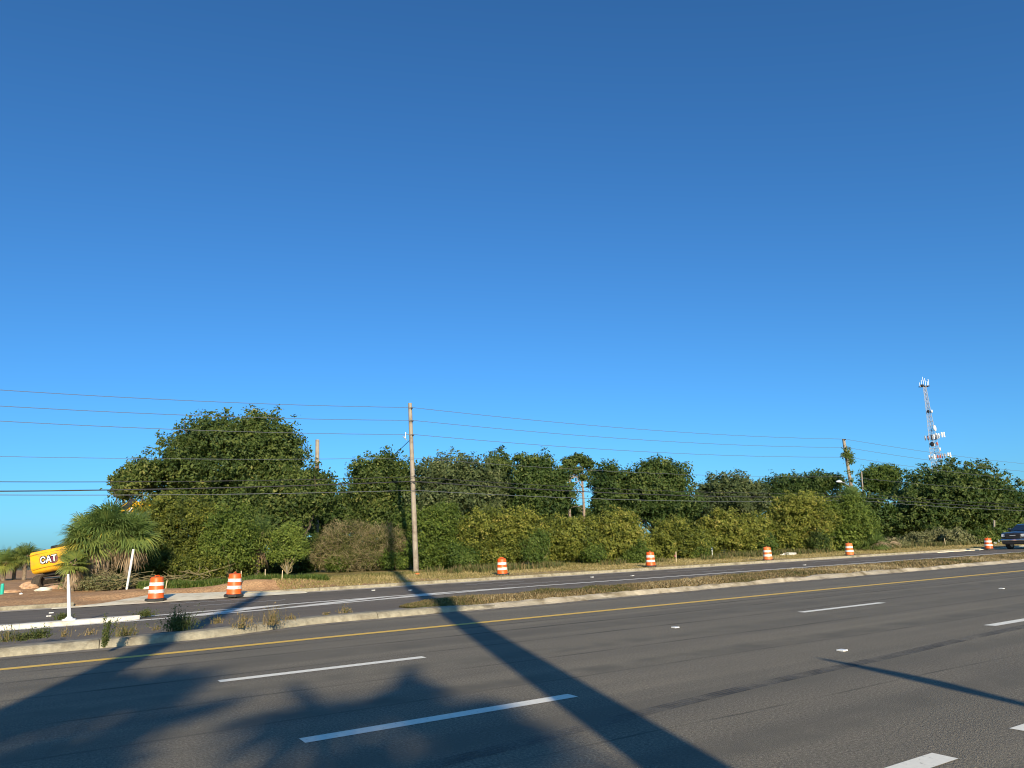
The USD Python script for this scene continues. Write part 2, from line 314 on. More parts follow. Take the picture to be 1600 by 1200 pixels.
# the tyre mark: thin rubber streaks that curve slowly across the lanes
SK = np.array([(2.6, 5.72), (3.67, 5.85), (5.53, 6.08), (7.37, 6.27), (10.0, 6.42), (12.19, 6.61), (14.39, 6.72), (20, 6.95), (28, 7.1)])
SKID = M('tyre_rubber', {'g': ('geometry', {}), 'n': ('noise_texture', dict(scale=1.6, detail=8, roughness=0.75)), 'r': ('rgb_ramp', {'ramp': [(0.36, (0.35, 0.35, 0.35)), (0.60, (0.96, 0.96, 0.96))]}),
                         'p': ('principled_bsdf', dict(base_color=(0.035, 0.033, 0.032), roughness=0.8)), 't': ('transparent_bsdf', {}), 'x': ('mix_closure', {})},
         [('g.position', 'n.vector'), ('n.fac', 'r.fac'), ('r.color', 'x.fac'), ('p.BSDF', 'x.closure1'), ('t.BSDF', 'x.closure2')], 'x.closure')
from scipy.interpolate import PchipInterpolator
sk = PchipInterpolator(SK[:, 0], SK[:, 1])
for off, w in ((-.085, .045), (-.03, .05), (.03, .045), (.085, .035)):
    obj('tyre_mark', flat_strip(2.6, 28, lambda u, o=off, w=w: sk(u) + o - w / 2, lambda u, o=off, w=w: sk(u) + o + w / 2, 0.003, 60), SKID, near_road)

far_road = thing('far_road', 'asphalt carriageway beyond the median with white gore lines', kind='structure')
obj('asphalt', grid(np.concatenate([np.linspace(-90, 100, 39), np.linspace(110, 420, 20)]), np.linspace(16.9, 31.75, 8), lambda u, v: -0.002 - 0.0 * u), ASPH2, far_road)
up = PchipInterpolator([-1, 2.5, 6, 10, 16, 420], [24.2, 24.62, 25.3, 25.85, 25.95, 26.0])
lo = PchipInterpolator([-90, -1, 2.6, 6.3, 10, 13, 16.2, 17], [23.2, 23.2, 23.28, 23.9, 24.7, 25.3, 25.8, 25.85])
obj('white_gore_line', flat_strip(2.3, 420, lambda u: up(u) - .15, lambda u: up(u) + .15, 0.004, 150), WPAINT2, far_road)
obj('white_gore_line', flat_strip(-90, 16.6, lambda u: lo(u) - .15, lambda u: lo(u) + .15, 0.004, 150), WPAINT2, far_road)
for ua, ub in ((3.7, 6.6), (6.9, 10.6), (10.2, 13.2), (13.6, 16.2)):
    t = np.linspace(0, 1, 6); u = ua + (ub - ua) * t; v = lo(ua) + .1 + (up(ub) - .1 - lo(ua)) * t
    w = 0.5
    obj('gore_hatch', strip(np.stack([u - w, v, np.full_like(u, .0075)], 1), np.stack([u + w, v, np.full_like(u, .0075)], 1)), WPAINT2, far_road)
for k in range(-2, 14):
    a = 4.40 + 12.1 * k
    obj('lane_dash', flat_strip(a, a + 3.1, 27.9, 28.04), WPAINT3, far_road)
    obj('lane_dash', flat_strip(a - .5, a + 2.6, 29.95, 30.1), WPAINT3, far_road)
for px, py in ((80, 958), (76, 963), (583, 922.5), (641, 922.5), (925, 902), (988, 900), (1257, 883), (1238, 888)):
    g = gnd(px, py); obj('road_stud', box(0.13, 0.13, 0.022, (g[0], g[1], 0.001)), WHITE, far_road)

# median kerb: cast lengths with joints
kerb = thing('median_kerb', 'pale concrete kerb along the front of the median, cast in lengths', kind='structure')
prof = np.array([(0, -0.05), (0, 0.02), (0.03, 0.09), (0.10, 0.145), (0.16, 0.155), (0.46, 0.155), (0.46, -0.05)])
u = -60.0
while u < 150:
    L = 3.05
    n = 8; us = np.linspace(u + .008, u + L - .008, n)
    V = []
    for s in us:
        wear = 0.018 * (fbm2(np.array([s * 2.0]), np.array([1.0]), 1.0)[0] - .5)
        bury = 1 - 0.70 * sstep(8, 13, s)
        for (a, z) in prof: V.append((s, KF(s) + a + wear, z * bury if z > 0 else z))
    V = np.array(V); m_ = len(prof); f = []
    for i in range(n - 1):
        for j in range(m_):
            j2 = (j + 1) % m_
            f += [(i * m_ + j, (i + 1) * m_ + j, (i + 1) * m_ + j2), (i * m_ + j, (i + 1) * m_ + j2, i * m_ + j2)]
    for k in range(1, m_ - 1): f += [(0, k, k + 1), ((n - 1) * m_, (n - 1) * m_ + k + 1, (n - 1) * m_ + k)]
    km = trimesh.Trimesh(V, f, process=False); trimesh.repair.fix_normals(km)
    obj('kerb_length', km, CONC, kerb, smooth=35)
    u += L

# gutter pan in front of the kerb
gut = flat_strip(-90, 420, lambda u: KF(u) - 0.40, lambda u: KF(u) + 0.02, 0.006, 300)
tag(obj('gutter', gut, noisy('gutter_concrete', (0.17, 0.150, 0.122), (0.25, 0.22, 0.175), 4, bump=0.3, c3=(0.13, 0.115, 0.095), s3=1.5)), kind='structure')

# median: narrow paved nose on the left, dry grass to the right
def med_z(u, v):
    a, b = KF(u), MB(u); t = np.clip((v - a - .4) / np.maximum(b - a - .4, .1), 0, 1)
    g = sstep(7, 12, u)
    crown = g * (0.13 * np.sin(np.pi * np.clip(t, 0, 1)) + 0.12 * (fbm2(u, v, 0.9, 5) - .5) * np.sin(np.pi * np.clip(t * .9 + .08, 0, 1)))
    return 0.135 - 0.075 * g + crown - 0.13 * sstep(0.93, 1.0, t)


def median_mesh(u0, u1, n, nv):
    us = np.linspace(u0, u1, n); T = np.linspace(0, 1, nv); rag = sstep(8.6, 10.5, us) * (.42 - .55 * (fbm2(us, us * 0 + 2, .75, 71, 5) - .25)).clip(0, .5)
    U = np.repeat(us[:, None], nv, 1); A = KF(U) + 0.45 - rag[:, None]; B = MB(U) + 0.10 * (fbm2(U, U * 0, 1.3, 8) - .5)
    V = A + (B - A) * T[None]
    Z = med_z(U, V); Z[:, -1] = -0.03
    i, j = np.meshgrid(np.arange(n - 1), np.arange(nv - 1), indexing='ij')
    q = np.stack([i * nv + j, (i + 1) * nv + j, (i + 1) * nv + j + 1, i * nv + j + 1], -1).reshape(-1, 4)
    return trimesh.Trimesh(np.stack([U, V, Z], -1).reshape(-1, 3), np.vstack([q[:, [0, 1, 2]], q[:, [0, 2, 3]]]), process=False)


tag(obj('median_paving', median_mesh(-90, 8.6, 240, 9), ASPH3), kind='structure')
tag(obj('median_ground', median_mesh(8.6, 200, 620, 22), MGRASS), kind='structure')
# sand washed over the kerb on the right
us = np.linspace(7.2, 120, 900)
fr = KF(us) + 0.02 - 0.42 * (fbm2(us, us * 0 + 3, 0.9, 21) - .25) * sstep(7, 11, us); bk = KF(us) + 0.47 + 0.9 * (fbm2(us, us * 0 + 9, 0.55, 22, 5) - .3).clip(0, 1) * sstep(7, 11, us) - .22 * sstep(7, 11, us)
Vv = []; NV = 7
for k in range(NV):
    t = k / (NV - 1); v = fr + (bk - fr) * t
    z = 0.012 + (0.035 + 0.10 * fbm2(us, v, 1.4, 23, 5)) * sstep(0, 0.55, np.full_like(us, t)) * (0.55 + .45 * sstep(7, 12, us)) + 0.045 * np.sin(np.pi * t)
    z = np.where(k == NV - 1, med_z(us, v) - 0.01, np.maximum(z, 0.010)); Vv.append(np.stack([us, v, z], 1))
Vv = np.stack(Vv, 1); n = len(us)
i, j = np.meshgrid(np.arange(n - 1), np.arange(NV - 1), indexing='ij')
q = np.stack([i * NV + j, (i + 1) * NV + j, (i + 1) * NV + j + 1, i * NV + j + 1], -1).reshape(-1, 4)
tag(obj('washed_sand', trimesh.Trimesh(Vv.reshape(-1, 3), np.vstack([q[:, [0, 1, 2]], q[:, [0, 2, 3]]]), process=False), SANDP), kind='structure')

# raised separator on the left
sep = thing('traffic_separator', 'low white concrete separator between the turn lane and the far lanes', kind='structure')
for a, b in ((-14, -8), (-7.985, -0.62), (-0.605, 2.35)):
    n = 14; us = np.linspace(a, b, n); V = []
    sp = np.array([(0, -.05), (0.015, .08), (.05, .108), (.09, .112), (.34, .112), (.38, .105), (.41, .08), (.42, -.05)])
    for s in us:
        w = 1.0 if b < 2 else math.sqrt(max(0.02, 1 - max(0, (s - 1.6) / .76) ** 2))
        for (y, z) in sp: V.append((s, 23.42 + .12 * sstep(-1, 2.4, s) + .21 + (y - .21) * w, z))
    V = np.array(V); m_ = len(sp); f = []
    for i in range(n - 1):
        for j in range(m_):
            j2 = (j + 1) % m_; f += [(i * m_ + j, (i + 1) * m_ + j, (i + 1) * m_ + j2), (i * m_ + j, (i + 1) * m_ + j2, i * m_ + j2)]
    for k in range(1, m_ - 1): f += [(0, k, k + 1), ((n - 1) * m_, (n - 1) * m_ + k + 1, (n - 1) * m_ + k)]
    km = trimesh.Trimesh(V, f, process=False); trimesh.repair.fix_normals(km); obj('separator_length', km, SEPW, sep, smooth=30)

# far kerb and gutter
fk = thing('far_kerb', 'pale concrete kerb along the far edge of the road', kind='structure')
u = -60.0
while u < 160:
    if not (2.2 < u + 1.5 < 7.6):
        k = box(3.03, .22, .20, (u + 1.525, 32.55, -.05)); k.vertices[:, 2] += np.where(k.vertices[:, 2] > .1, -.02 * (fbm2(k.vertices[:, 0], k.vertices[:, 0] * 0, 1.0)), 0)
        obj('kerb_length', k, CONC, fk)
    u += 3.05
tag(obj('far_gutter', flat_strip(-90, 420, lambda u: 31.55 + .25 * (fbm2(u, u * 0, .8, 4) - .5), lambda u: np.full_like(u, 32.5), 0.010, 500), noisy('sandy_gutter', (0.34, 0.29, 0.22), (0.56, 0.51, 0.42), 2.2, bump=0.4, c3=(0.19, 0.165, 0.13), s3=1.1)), kind='structure')
from shapely.geometry import Polygon
AB = PchipInterpolator([0.2, 1.2, 2.2, 2.9, 4.2, 5.6, 7.0, 8.2, 9.4], [31.75, 31.95, 32.5, 33.5, 34.6, 34.0, 33.7, 32.9, 32.0])
us = np.linspace(0.3, 9.3, 120); af = 31.32 + .12 * (fbm2(us, us * 0, 1.2, 61) - .5); ab = np.maximum(AB(us) + .25 * (fbm2(us, us * 0, 1.6, 62) - .5), af + .1); T = np.linspace(0, 1, 10)
Vv = np.stack([np.repeat(us[:, None], 10, 1), af[:, None] + (ab - af)[:, None] * T, .016 + .15 * ((af[:, None] + (ab - af)[:, None] * T - 31.4) / 3).clip(0, 1) ** .8 + .02 * np.sin(np.pi * T)[None]], -1)
i_, j_ = np.meshgrid(np.arange(119), np.arange(9), indexing='ij'); q = np.stack([i_ * 10 + j_, (i_ + 1) * 10 + j_, (i_ + 1) * 10 + j_ + 1, i_ * 10 + j_ + 1], -1).reshape(-1, 4)
tag(obj('driveway_apron', trimesh.Trimesh(Vv.reshape(-1, 3), np.vstack([q[:, [0, 1, 2]], q[:, [0, 2, 3]]]), process=False), CONCW), kind='structure')
apr2 = [(57, 31.6), (82, 31.6), (82, 33.4), (66, 33.6), (61, 32.9)]
tag(obj('driveway_apron', trimesh.creation.extrude_polygon(Polygon(apr2), 0.05, engine='earcut'), CONCW), kind='structure')


def zg(u, v):
    """Height of the ground beyond the far kerb."""
    u, v = np.asarray(u, float), np.asarray(v, float)
    left = 1 - sstep(7, 14, u)
    z = 0.125 + 0.13 * sstep(34, 44, v) * (1 - left) + 0.10 * (fbm2(u, v, 0.45, 31) - .5) * sstep(32.8, 34, v)
    z += left * (0.16 * sstep(33.2, 35, v) * (1 - sstep(36, 40, v)) + 0.30 * (fbm2(u, v, 0.35, 33, 5) - .42) * sstep(33.5, 37, v) - 0.25 * sstep(42, 60, v))
    z += 0.28 * np.exp(-((u - 8.2) / 1.5) ** 2 - ((v - 35.6) / .7) ** 2) + 0.18 * np.exp(-((u - 10.6) / 1.3) ** 2 - ((v - 36) / .6) ** 2)
    ap = sstep(.6, 1.6, u) * (1 - sstep(9, 9.8, u)) * (1 - sstep(34.2, 35.4, v)); z = z * (1 - ap) + ap * np.minimum(z, .015 + .035 * (v - 32.4))
    return z - 0.22 * (1 - sstep(32.42, 32.62, v)) - 0.02


us = np.concatenate([np.linspace(-120, -6, 60), np.linspace(-5.8, 40, 230), np.linspace(40.4, 110, 180), np.linspace(113, 330, 60)])
vs = np.concatenate([[32.40, 32.5, 32.58], np.linspace(32.68, 52, 110), np.linspace(52.6, 80, 40), np.linspace(82, 190, 40)])
vm = grid(us, vs, zg)
U, V = vm.vertices[:, 0], vm.vertices[:, 1]
nz = fbm2(U, V, 0.22, 41)
tone = 0.50 + 0.16 * sstep(36, 40, V) + 0.55 * (nz - .5)
leftm = 1 - sstep(10, 21, U + 5 * (nz - .5))
tone = tone * (1 - leftm) + leftm * (0.10 + 0.25 * (nz - .4) + 0.55 * sstep(38.5, 41, V) * sstep(3.5, 5.5, U))
tone = np.where((U > 18) & (V < 37.2), np.minimum(tone, 0.38 + 0.25 * nz), tone)
vm.vertices[:, 2] += 0.0
tag(obj('verge', vm, SOIL, tone=np.clip(tone, 0, 1), smooth=True), kind='structure')
# near side: kerb, footway and grass behind the camera
tag(obj('near_kerb', box(510, .18, .20, (165, -.41, -.05)), CONC), kind='structure')
tag(obj('near_verge', grid(np.linspace(-120, 420, 40), np.linspace(-90, -.5, 20), 0.10), MGRASS), kind='structure')


# ------------------------------------------------------------------ foliage
def leaf_cards(P, outward, size, rng, up=0.35, spread=0.9, fold=0.25, aspect=0.55):
    n = len(P)
    nrm = outward * 1.15 + np.array([0, 0, up]) + rng.normal(0, spread, (n, 3)) * 0.62
    nrm /= np.linalg.norm(nrm, axis=1, keepdims=True) + 1e-9
    a = np.cross(nrm, rng.normal(0, 1, (n, 3))); a /= np.linalg.norm(a, axis=1, keepdims=True) + 1e-9
    b = np.cross(nrm, a)
    s = size * rng.uniform(0.65, 1.35, (n, 1))
    v = np.stack([P - a * s, P + b * s * aspect - nrm * s * fold, P + a * s, P - b * s * aspect - nrm * s * fold], 1).reshape(-1, 3)
    k = np.arange(n)[:, None] * 4
    f = np.vstack([k + [0, 1, 2], k + [0, 2, 3]])
    return v, f


def shell_points(centers, radii, n, rng, hollow=0.5, lump=0.35, seed=0):
    """Points in the outer layers of ellipsoids, with lumps and hollows."""
    w = (radii ** (2 / 3 * 1.0)).prod(1); idx = rng.choice(len(centers), n, p=w / w.sum())
    d = rng.normal(0, 1, (n, 3)); d /= np.linalg.norm(d, axis=1, keepdims=True)
    r = 1 - hollow * rng.random(n) ** 1.8
    r *= 1 + lump * (meshkit.fbm(d * 2.2 + idx[:, None] * 7.13, 3, seed) - .5) * 2
    return centers[idx] + d * radii[idx] * r[:, None], d, idx


def crown(puffs, n, leaf, rng, twig=0.30, per=9, seed=0, mean=0.45, contrast=0.5, hollow=0.55, sky=0.35, droop=0.0, tips=1.0):
    """A crown's leaves in sprigs spread through its puffs: (mesh, tone per vertex)."""
    C, R = np.array([p[0] for p in puffs]), np.array([p[1] for p in puffs])
    k = max(1, n // per)
    P, D, idx = shell_points(C, R, k, rng, hollow, 0.30, seed)
    tw = np.repeat(P, per, 0) + rng.normal(0, 1, (k * per, 3)) * twig * np.array([1, 1, .7]) * 0.6
    Dr = np.repeat(D, per, 0)
    v, f = leaf_cards(tw, Dr, leaf, rng, up=sky)
    pt = rng.normal(0, 0.13, len(puffs))
    t = mean + pt[idx] + rng.normal(0, 0.10, k) + 0.25 * contrast * (meshkit.fbm(P * 0.6, 3, seed + 3) - .5)
    t = np.repeat(t, per) + rng.normal(0, 0.13, k * per)
    return trimesh.Trimesh(v, f, process=False), np.clip(np.repeat(t, 4), 0, 1)


def puffs_on(ellipsoids, size, rng, inner=0.35):
    """Clumps over the surface of the crown's main masses, smaller ones towards the rim."""
    out = []
    for c, r in ellipsoids:
        c, r = np.array(c, float), np.array(r, float)
        area = 4 * np.pi * ((r[0] * r[1]) ** 1.6 + (r[0] * r[2]) ** 1.6 + (r[1] * r[2]) ** 1.6) ** (1 / 1.6) / 3 ** (1 / 1.6)
        n = max(4, int(area / (size * size) * 0.75))
        g = np.arange(n) + .5; ph = np.arccos(1 - 2 * g / n); th = np.pi * (1 + 5 ** .5) * g
        d = np.stack([np.cos(th) * np.sin(ph), np.sin(th) * np.sin(ph), np.cos(ph)], 1) + rng.normal(0, .22, (n, 3))
        d /= np.linalg.norm(d, axis=1, keepdims=True)
        for e in d:
            s = size * rng.choice([.6, .85, 1.1, 1.5], p=[.3, .3, .25, .15])
            s = min(s, 0.6 * r.min())
            k = 1 - 0.85 * s / r.mean() + rng.normal(-.03, .11)
            out.append((c + e * r * k, np.array([s * rng.uniform(.9, 1.3), s * rng.uniform(.9, 1.3), s * rng.uniform(.6, .9)])))
        for _ in range(int(n * .42)):
            e = rng.normal(0, 1, 3); e[2] = abs(e[2]) * .9 - .15; e /= np.linalg.norm(e); sp_ = min(size * rng.uniform(.28, .45), .5 * r.min())
            out.append((c + e * r * rng.uniform(.97, 1.15), np.array([sp_, sp_, sp_ * 1.1])))
        for _ in range(int(n * inner)):
            e = rng.normal(0, 1, 3); e /= np.linalg.norm(e); s = size * rng.uniform(.8, 1.3); s = min(s, .6 * r.min())
            out.append((c + e * r * rng.uniform(.15, .62), np.array([s, s, s * .8])))
    return out


def limbs(base, puffs, rng, r0, mat_n=6, count=14, fork=0.35):
    """A tapered trunk that forks into limbs reaching into the puffs."""
    base = np.array(base, float); C = np.array([p[0] for p in puffs]); top = C.mean(0)
    f = base + (top - base) * np.array([.35, .35, fork]); f[2] = base[2] + (top[2] - base[2]) * fork
    mid = (base + f) / 2 + np.array([*rng.normal(0, .12, 2), 0]) * r0 * 4
    out = [tube([base - [0, 0, .2], base + (mid - base) * .3, mid, f], [r0 * 1.35, r0 * 1.05, r0 * .92, r0 * .8], 8)]
    for i in rng.choice(len(C), min(count, len(C)), replace=False):
        e = C[i]; m = f + (e - f) * .5 + rng.normal(0, .08, 3) * np.linalg.norm(e - f)
        m[2] += .08 * np.linalg.norm(e - f)
        out.append(tube([f - (f - base) * rng.uniform(0, .2), f + (m - f) * .5 + rng.normal(0, .1, 3), m, e], [r0 * .5, r0 * .36, r0 * .24, r0 * .06], mat_n))
    return out


TRI = [0]


def pix_ell(blobs, D, dr=0.85):
    """Crown masses surveyed as (centre x, centre y, half width, half height [, depth offset]) in the photograph."""
    out = []
    for b in blobs:
        d = D + (b[4] if len(b) > 4 else 0); c = at_depth(b[0], b[1], d); rx, rz = b[2] * d / F, b[3] * d / F
        ry = max(min(rx * dr, 6.0), 0.4)
        out.append((c, (rx, rx * .2 + ry * .8, rz)))
    return out


def tree(name, label, cat, group, blobs, D, mat, n, leaf, puff, seed, trunk=0.22, mean=0.45, base_px=None, limb_mat=None, limb_n=14, fork=.35, twig=.3, hollow=.55, inner=.35, per=9, parts=('trunk', 'crown'), sky=.35, contrast=1.0):
    rng = np.random.default_rng(seed); n, leaf = (int(n * 1.45), leaf * .78) if name != 'background_tree' else (n, leaf)
    E = pix_ell(blobs, D)
    P = puffs_on(E, puff, rng, inner)
    bx = base_px if base_px is not None else np.mean([b[0] for b in blobs])
    g = at_depth(bx, 880, D); g[2] = zg(g[0], g[1])
    t = thing(name, label, cat, g, group=group)
    if trunk:
        lm = trimesh.util.concatenate(limbs(g, P, rng, trunk, count=limb_n, fork=fork)); lm.apply_translation(-g); obj(parts[0], lm, limb_mat or BARK, t, smooth=True)
    P = [(c, r) for c, r in P if c[2] > zg(c[0], c[1]) + .05 * r[2]]
    m, tone = crown(P, n, leaf, rng, twig, per, seed, mean, hollow=hollow, sky=sky, contrast=contrast)
    m.apply_translation(-g); lowest = 0.02 + (zg(g[0], g[1]) - g[2]); m.vertices[:, 2] = np.maximum(m.vertices[:, 2], lowest)
    obj(parts[1], m, mat, t, tone=tone); TRI[0] += len(m.faces)
    return t


OAKS = 'broadleaf trees standing behind the roadside shrubs'
SHR = 'roadside shrubs at the far side of the road'
# background first
tree('oak_tree', 'largest dark green tree on the left, its dome rising above the power lines', 'tree', OAKS,
     [(362, 742, 108, 94), (288, 722, 48, 56), (430, 712, 52, 60), (330, 684, 50, 42), (395, 678, 52, 38), (262, 775, 46, 52), (400, 800, 110, 62)], 60, OAK, 70000, .17, 1.35, 11, .45, .42)
tree('small_leafy_tree', 'small bright tree leaning out of the left edge of the largest tree, over the palm', 'tree', OAKS, [(206, 752, 30, 30), (230, 735, 26, 20), (190, 765, 16, 22)], 57, OAK, 8000, .16, .8, 12, .14, .55)
tree('oak_tree', 'rounded tree filling the right shoulder of the largest tree beside the bare grey pole', 'tree', OAKS, [(470, 770, 56, 44), (495, 775, 34, 40), (440, 800, 60, 50)], 57, OAK, 24000, .16, 1.0, 13, .28, .48)
tree('oak_tree', 'dark tree with two pointed tops just left of the wooden utility pole', 'tree', OAKS, [(592, 742, 44, 40), (575, 770, 38, 46), (630, 750, 28, 36), (595, 715, 16, 18), (612, 800, 60, 44)], 60, OAK, 26000, .16, 1.0, 14, .28, .42)
tree('oak_tree', 'broad grey green tree directly right of the wooden utility pole', 'tree', OAKS, [(712, 758, 64, 46), (680, 745, 36, 32), (750, 765, 44, 44), (705, 795, 80, 44)], 60, OAKG, 34000, .16, 1.1, 15, .3, .42)
tree('oak_tree', 'slim dark tree top poking up between two rounder trees right of the wooden pole', 'tree', OAKS, [(779, 728, 22, 26), (775, 760, 34, 34)], 66, OAK, 11000, .17, .9, 16, .2, .36)
tree('oak_tree', 'dark upright tree left of the tall pine with bare trunks', 'tree', OAKS, [(836, 745, 36, 36), (826, 728, 24, 20), (850, 780, 44, 40), (868, 760, 22, 34)], 62, OAK2, 24000, .16, .95, 17, .26, .45)
tree('oak_tree', 'smaller domed dark tree right of the tall pine with bare trunks', 'tree', OAKS, [(952, 755, 30, 32), (945, 785, 24, 26)], 64, OAK2, 13000, .16, .95, 18, .24, .4)
tree('oak_tree', 'large round topped dark tree in the middle, right of the tall pine', 'tree', OAKS, [(1030, 748, 48, 34), (1005, 770, 44, 44), (1055, 765, 26, 30), (1040, 795, 58, 30), (985, 800, 34, 24)], 64, OAK2, 30000, .16, 1.05, 19, .3, .46)
tree('oak_tree', 'low broad grey green tree between the middle tree and the vine covered pole', 'tree', OAKS, [(1135, 765, 44, 24), (1110, 775, 30, 24), (1170, 770, 34, 24), (1140, 790, 64, 24)], 72, OAKG, 20000, .17, 1.05, 20, .24, .34)
tree('oak_tree', 'uneven dark tree behind the tall olive shrub and left of the vine covered pole', 'tree', OAKS, [(1225, 765, 40, 22), (1260, 760, 40, 22), (1290, 755, 34, 20), (1240, 785, 70, 24)], 74, OAK2, 21000, .17, 1.05, 21, .24, .44)
tree('oak_tree', 'open crowned tree right of the vine covered pole, sky showing through', 'tree', OAKS, [(1375, 742, 30, 20), (1395, 740, 20, 14), (1362, 755, 22, 20), (1385, 762, 24, 22)], 104, MIDG, 10000, .18, .8, 22, .16, .38, limb_n=12, fork=.6)
tree('oak_tree', 'huge dark dome shaped tree at the right edge, in front of the antenna tower', 'tree', OAKS,
     [(1490, 775, 78, 56), (1455, 790, 60, 50), (1540, 790, 70, 50), (1590, 800, 60, 40), (1500, 810, 110, 36), (1640, 810, 60, 40), (1425, 812, 46, 34), (1395, 822, 34, 26), (1375, 815, 30, 26)], 92, OAK2, 76000, .23, 1.7, 23, .5, .50)

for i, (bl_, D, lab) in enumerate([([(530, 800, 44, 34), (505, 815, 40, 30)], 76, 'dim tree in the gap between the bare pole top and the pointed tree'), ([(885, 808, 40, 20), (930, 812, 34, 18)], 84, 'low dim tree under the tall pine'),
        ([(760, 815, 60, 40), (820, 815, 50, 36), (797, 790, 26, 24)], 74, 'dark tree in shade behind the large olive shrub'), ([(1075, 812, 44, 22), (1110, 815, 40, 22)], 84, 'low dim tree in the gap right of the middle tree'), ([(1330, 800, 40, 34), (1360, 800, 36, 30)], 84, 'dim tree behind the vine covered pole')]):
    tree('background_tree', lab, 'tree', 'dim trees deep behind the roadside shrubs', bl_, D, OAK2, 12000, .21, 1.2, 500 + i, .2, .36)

# ------------------------------------------------------------------ pine with open crown
def pine():
    rng = np.random.default_rng(24); D = 75
    g = at_depth(902, 880, D); g[2] = 0.2
    t = thing('pine_tree', 'tall pine with thin bare trunks and an open round crown against the sky', 'tree', g)
    E = [(at_depth(x, y, D), np.array([w * D / F, w * D / F, h * D / F])) for x, y, w, h in
         [(890, 722, 14, 8), (905, 716, 14, 7), (918, 724, 13, 8), (880, 732, 9, 6), (925, 738, 9, 7), (900, 735, 12, 6), (912, 746, 9, 5), (884, 748, 7, 4), (928, 752, 6, 4), (893, 757, 5, 3)]]
    for dx in (-10, 8):
        b = at_depth(905 + dx, 880, D); b[2] = .1; top = at_depth(900 + dx * 1.1, 722, D)
        mid = (b + top) / 2 + np.array([.15, 0, 0]) * np.sign(dx)
        m = [tube([b, mid, top], [.17, .14, .05], 7)]
        for e, r in E:
            if rng.random() < .75:
                s = b + (top - b) * rng.uniform(.66, .93); m.append(tube([s, (s + e) / 2 + [0, 0, -.1], e], [.06, .045, .02], 5))
        for _ in range(10):
            s = b + (top - b) * rng.uniform(.45, .75); e = s + np.array([rng.normal(0, .9), rng.normal(0, .9), rng.uniform(-.1, .5)]); m.append(tube([s, e], [.03, .01], 4))
        m = trimesh.util.concatenate(m); m.apply_translation(-g); obj('trunk', m, PBARK, t, smooth=True)
    m, tone = crown(E, 6000, .12, rng, .20, 8, 24, .45, hollow=.9)
    m.apply_translation(-g); obj('crown', m, OAK, t, tone=tone)


pine()

# ------------------------------------------------------------------ shrubs
def shrub(label, blobs, D, mat, n, leaf, puff, seed, mean=.45, name='shrub', **k):
    return tree(name, label, 'shrub', SHR, blobs, D, mat, n, leaf, puff, seed, trunk=.07, mean=mean, limb_n=24, fork=.12, parts=('stems', 'foliage'), twig=k.pop('twig', .22), contrast=1.8, limb_mat=TWIG, **k)


shrub('tall olive brown shrub behind the palms on the left, under the largest tree', [(275, 830, 66, 58), (240, 850, 40, 54), (320, 820, 36, 50), (290, 875, 76, 34), (250, 800, 40, 30), (245, 882, 44, 30, -3), (310, 886, 50, 26, -4), (370, 888, 40, 22, -2)], 47, OLIVE, 38000, .105, .6, 31, .24, hollow=.7)
shrub('bright green rounded shrub left of the palm behind the second barrel', [(360, 825, 38, 40), (345, 860, 34, 36), (372, 850, 32, 40)], 44, BRIGHT, 17000, .10, .5, 32, .56)
shrub('small vivid green sapling right of the palm behind the second barrel', [(448, 840, 24, 26), (438, 865, 20, 18), (462, 860, 18, 20)], 45, BRIGHT, 8000, .10, .4, 33, .62)
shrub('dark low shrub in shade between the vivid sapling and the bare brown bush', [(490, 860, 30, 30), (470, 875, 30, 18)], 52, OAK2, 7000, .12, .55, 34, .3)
shrub('bright green leaning shrub close behind the foot of the wooden utility pole', [(690, 830, 40, 40), (672, 860, 34, 34), (700, 865, 44, 30), (690, 805, 28, 24)], 50, BRIGHT, 22000, .11, .5, 35, .46)
shrub('large olive shrub behind the barrel right of the wooden utility pole', [(770, 825, 48, 32), (745, 840, 34, 38), (800, 835, 40, 36), (770, 868, 60, 28), (820, 815, 30, 22)], 50, OLIVE, 34000, .11, .55, 36, .36, hollow=.65)
shrub('olive green shrub halfway between the two middle barrels', [(880, 838, 42, 36), (860, 860, 34, 28), (905, 850, 40, 34), (925, 828, 26, 24)], 52, OLIVE, 28000, .11, .55, 37, .40, hollow=.65)
shrub('yellowish shrub directly left of the barrel at mid picture', [(965, 828, 34, 34), (985, 850, 32, 34), (950, 856, 32, 30), (1000, 868, 18, 16)], 52, OLIVE, 25000, .11, .52, 38, .46, hollow=.65)
shrub('olive shrub behind the stake with the pink tie', [(1052, 838, 36, 28), (1035, 855, 30, 24), (1080, 850, 34, 28)], 56, OLIVE, 22000, .115, .52, 39, .36, hollow=.65)
shrub('yellow green shrub behind the blue tipped marker', [(1130, 825, 38, 28), (1110, 845, 30, 26), (1160, 838, 36, 32), (1180, 820, 22, 20)], 59, OLIVE, 26000, .12, .55, 40, .44, hollow=.65)
shrub('tallest olive yellow shrub, left of the vine covered pole', [(1245, 798, 42, 30), (1225, 825, 36, 34), (1272, 815, 36, 38), (1215, 845, 30, 22), (1255, 850, 50, 18)], 62, OLIVE, 32000, .125, .6, 41, .42, hollow=.65)
shrub('fresh green shrub at the foot of the vine covered pole', [(1330, 815, 36, 36), (1310, 840, 34, 28), (1350, 835, 24, 32), (1328, 792, 22, 20), (1300, 805, 22, 26)], 63, BRIGHT, 26000, .125, .6, 42, .5)
shrub('low dark shrub tucked between the bare brown bush and the wooden pole', [(640, 830, 24, 40), (625, 850, 30, 34), (650, 865, 22, 24)], 55, MIDG, 12000, .12, .55, 43, .4)
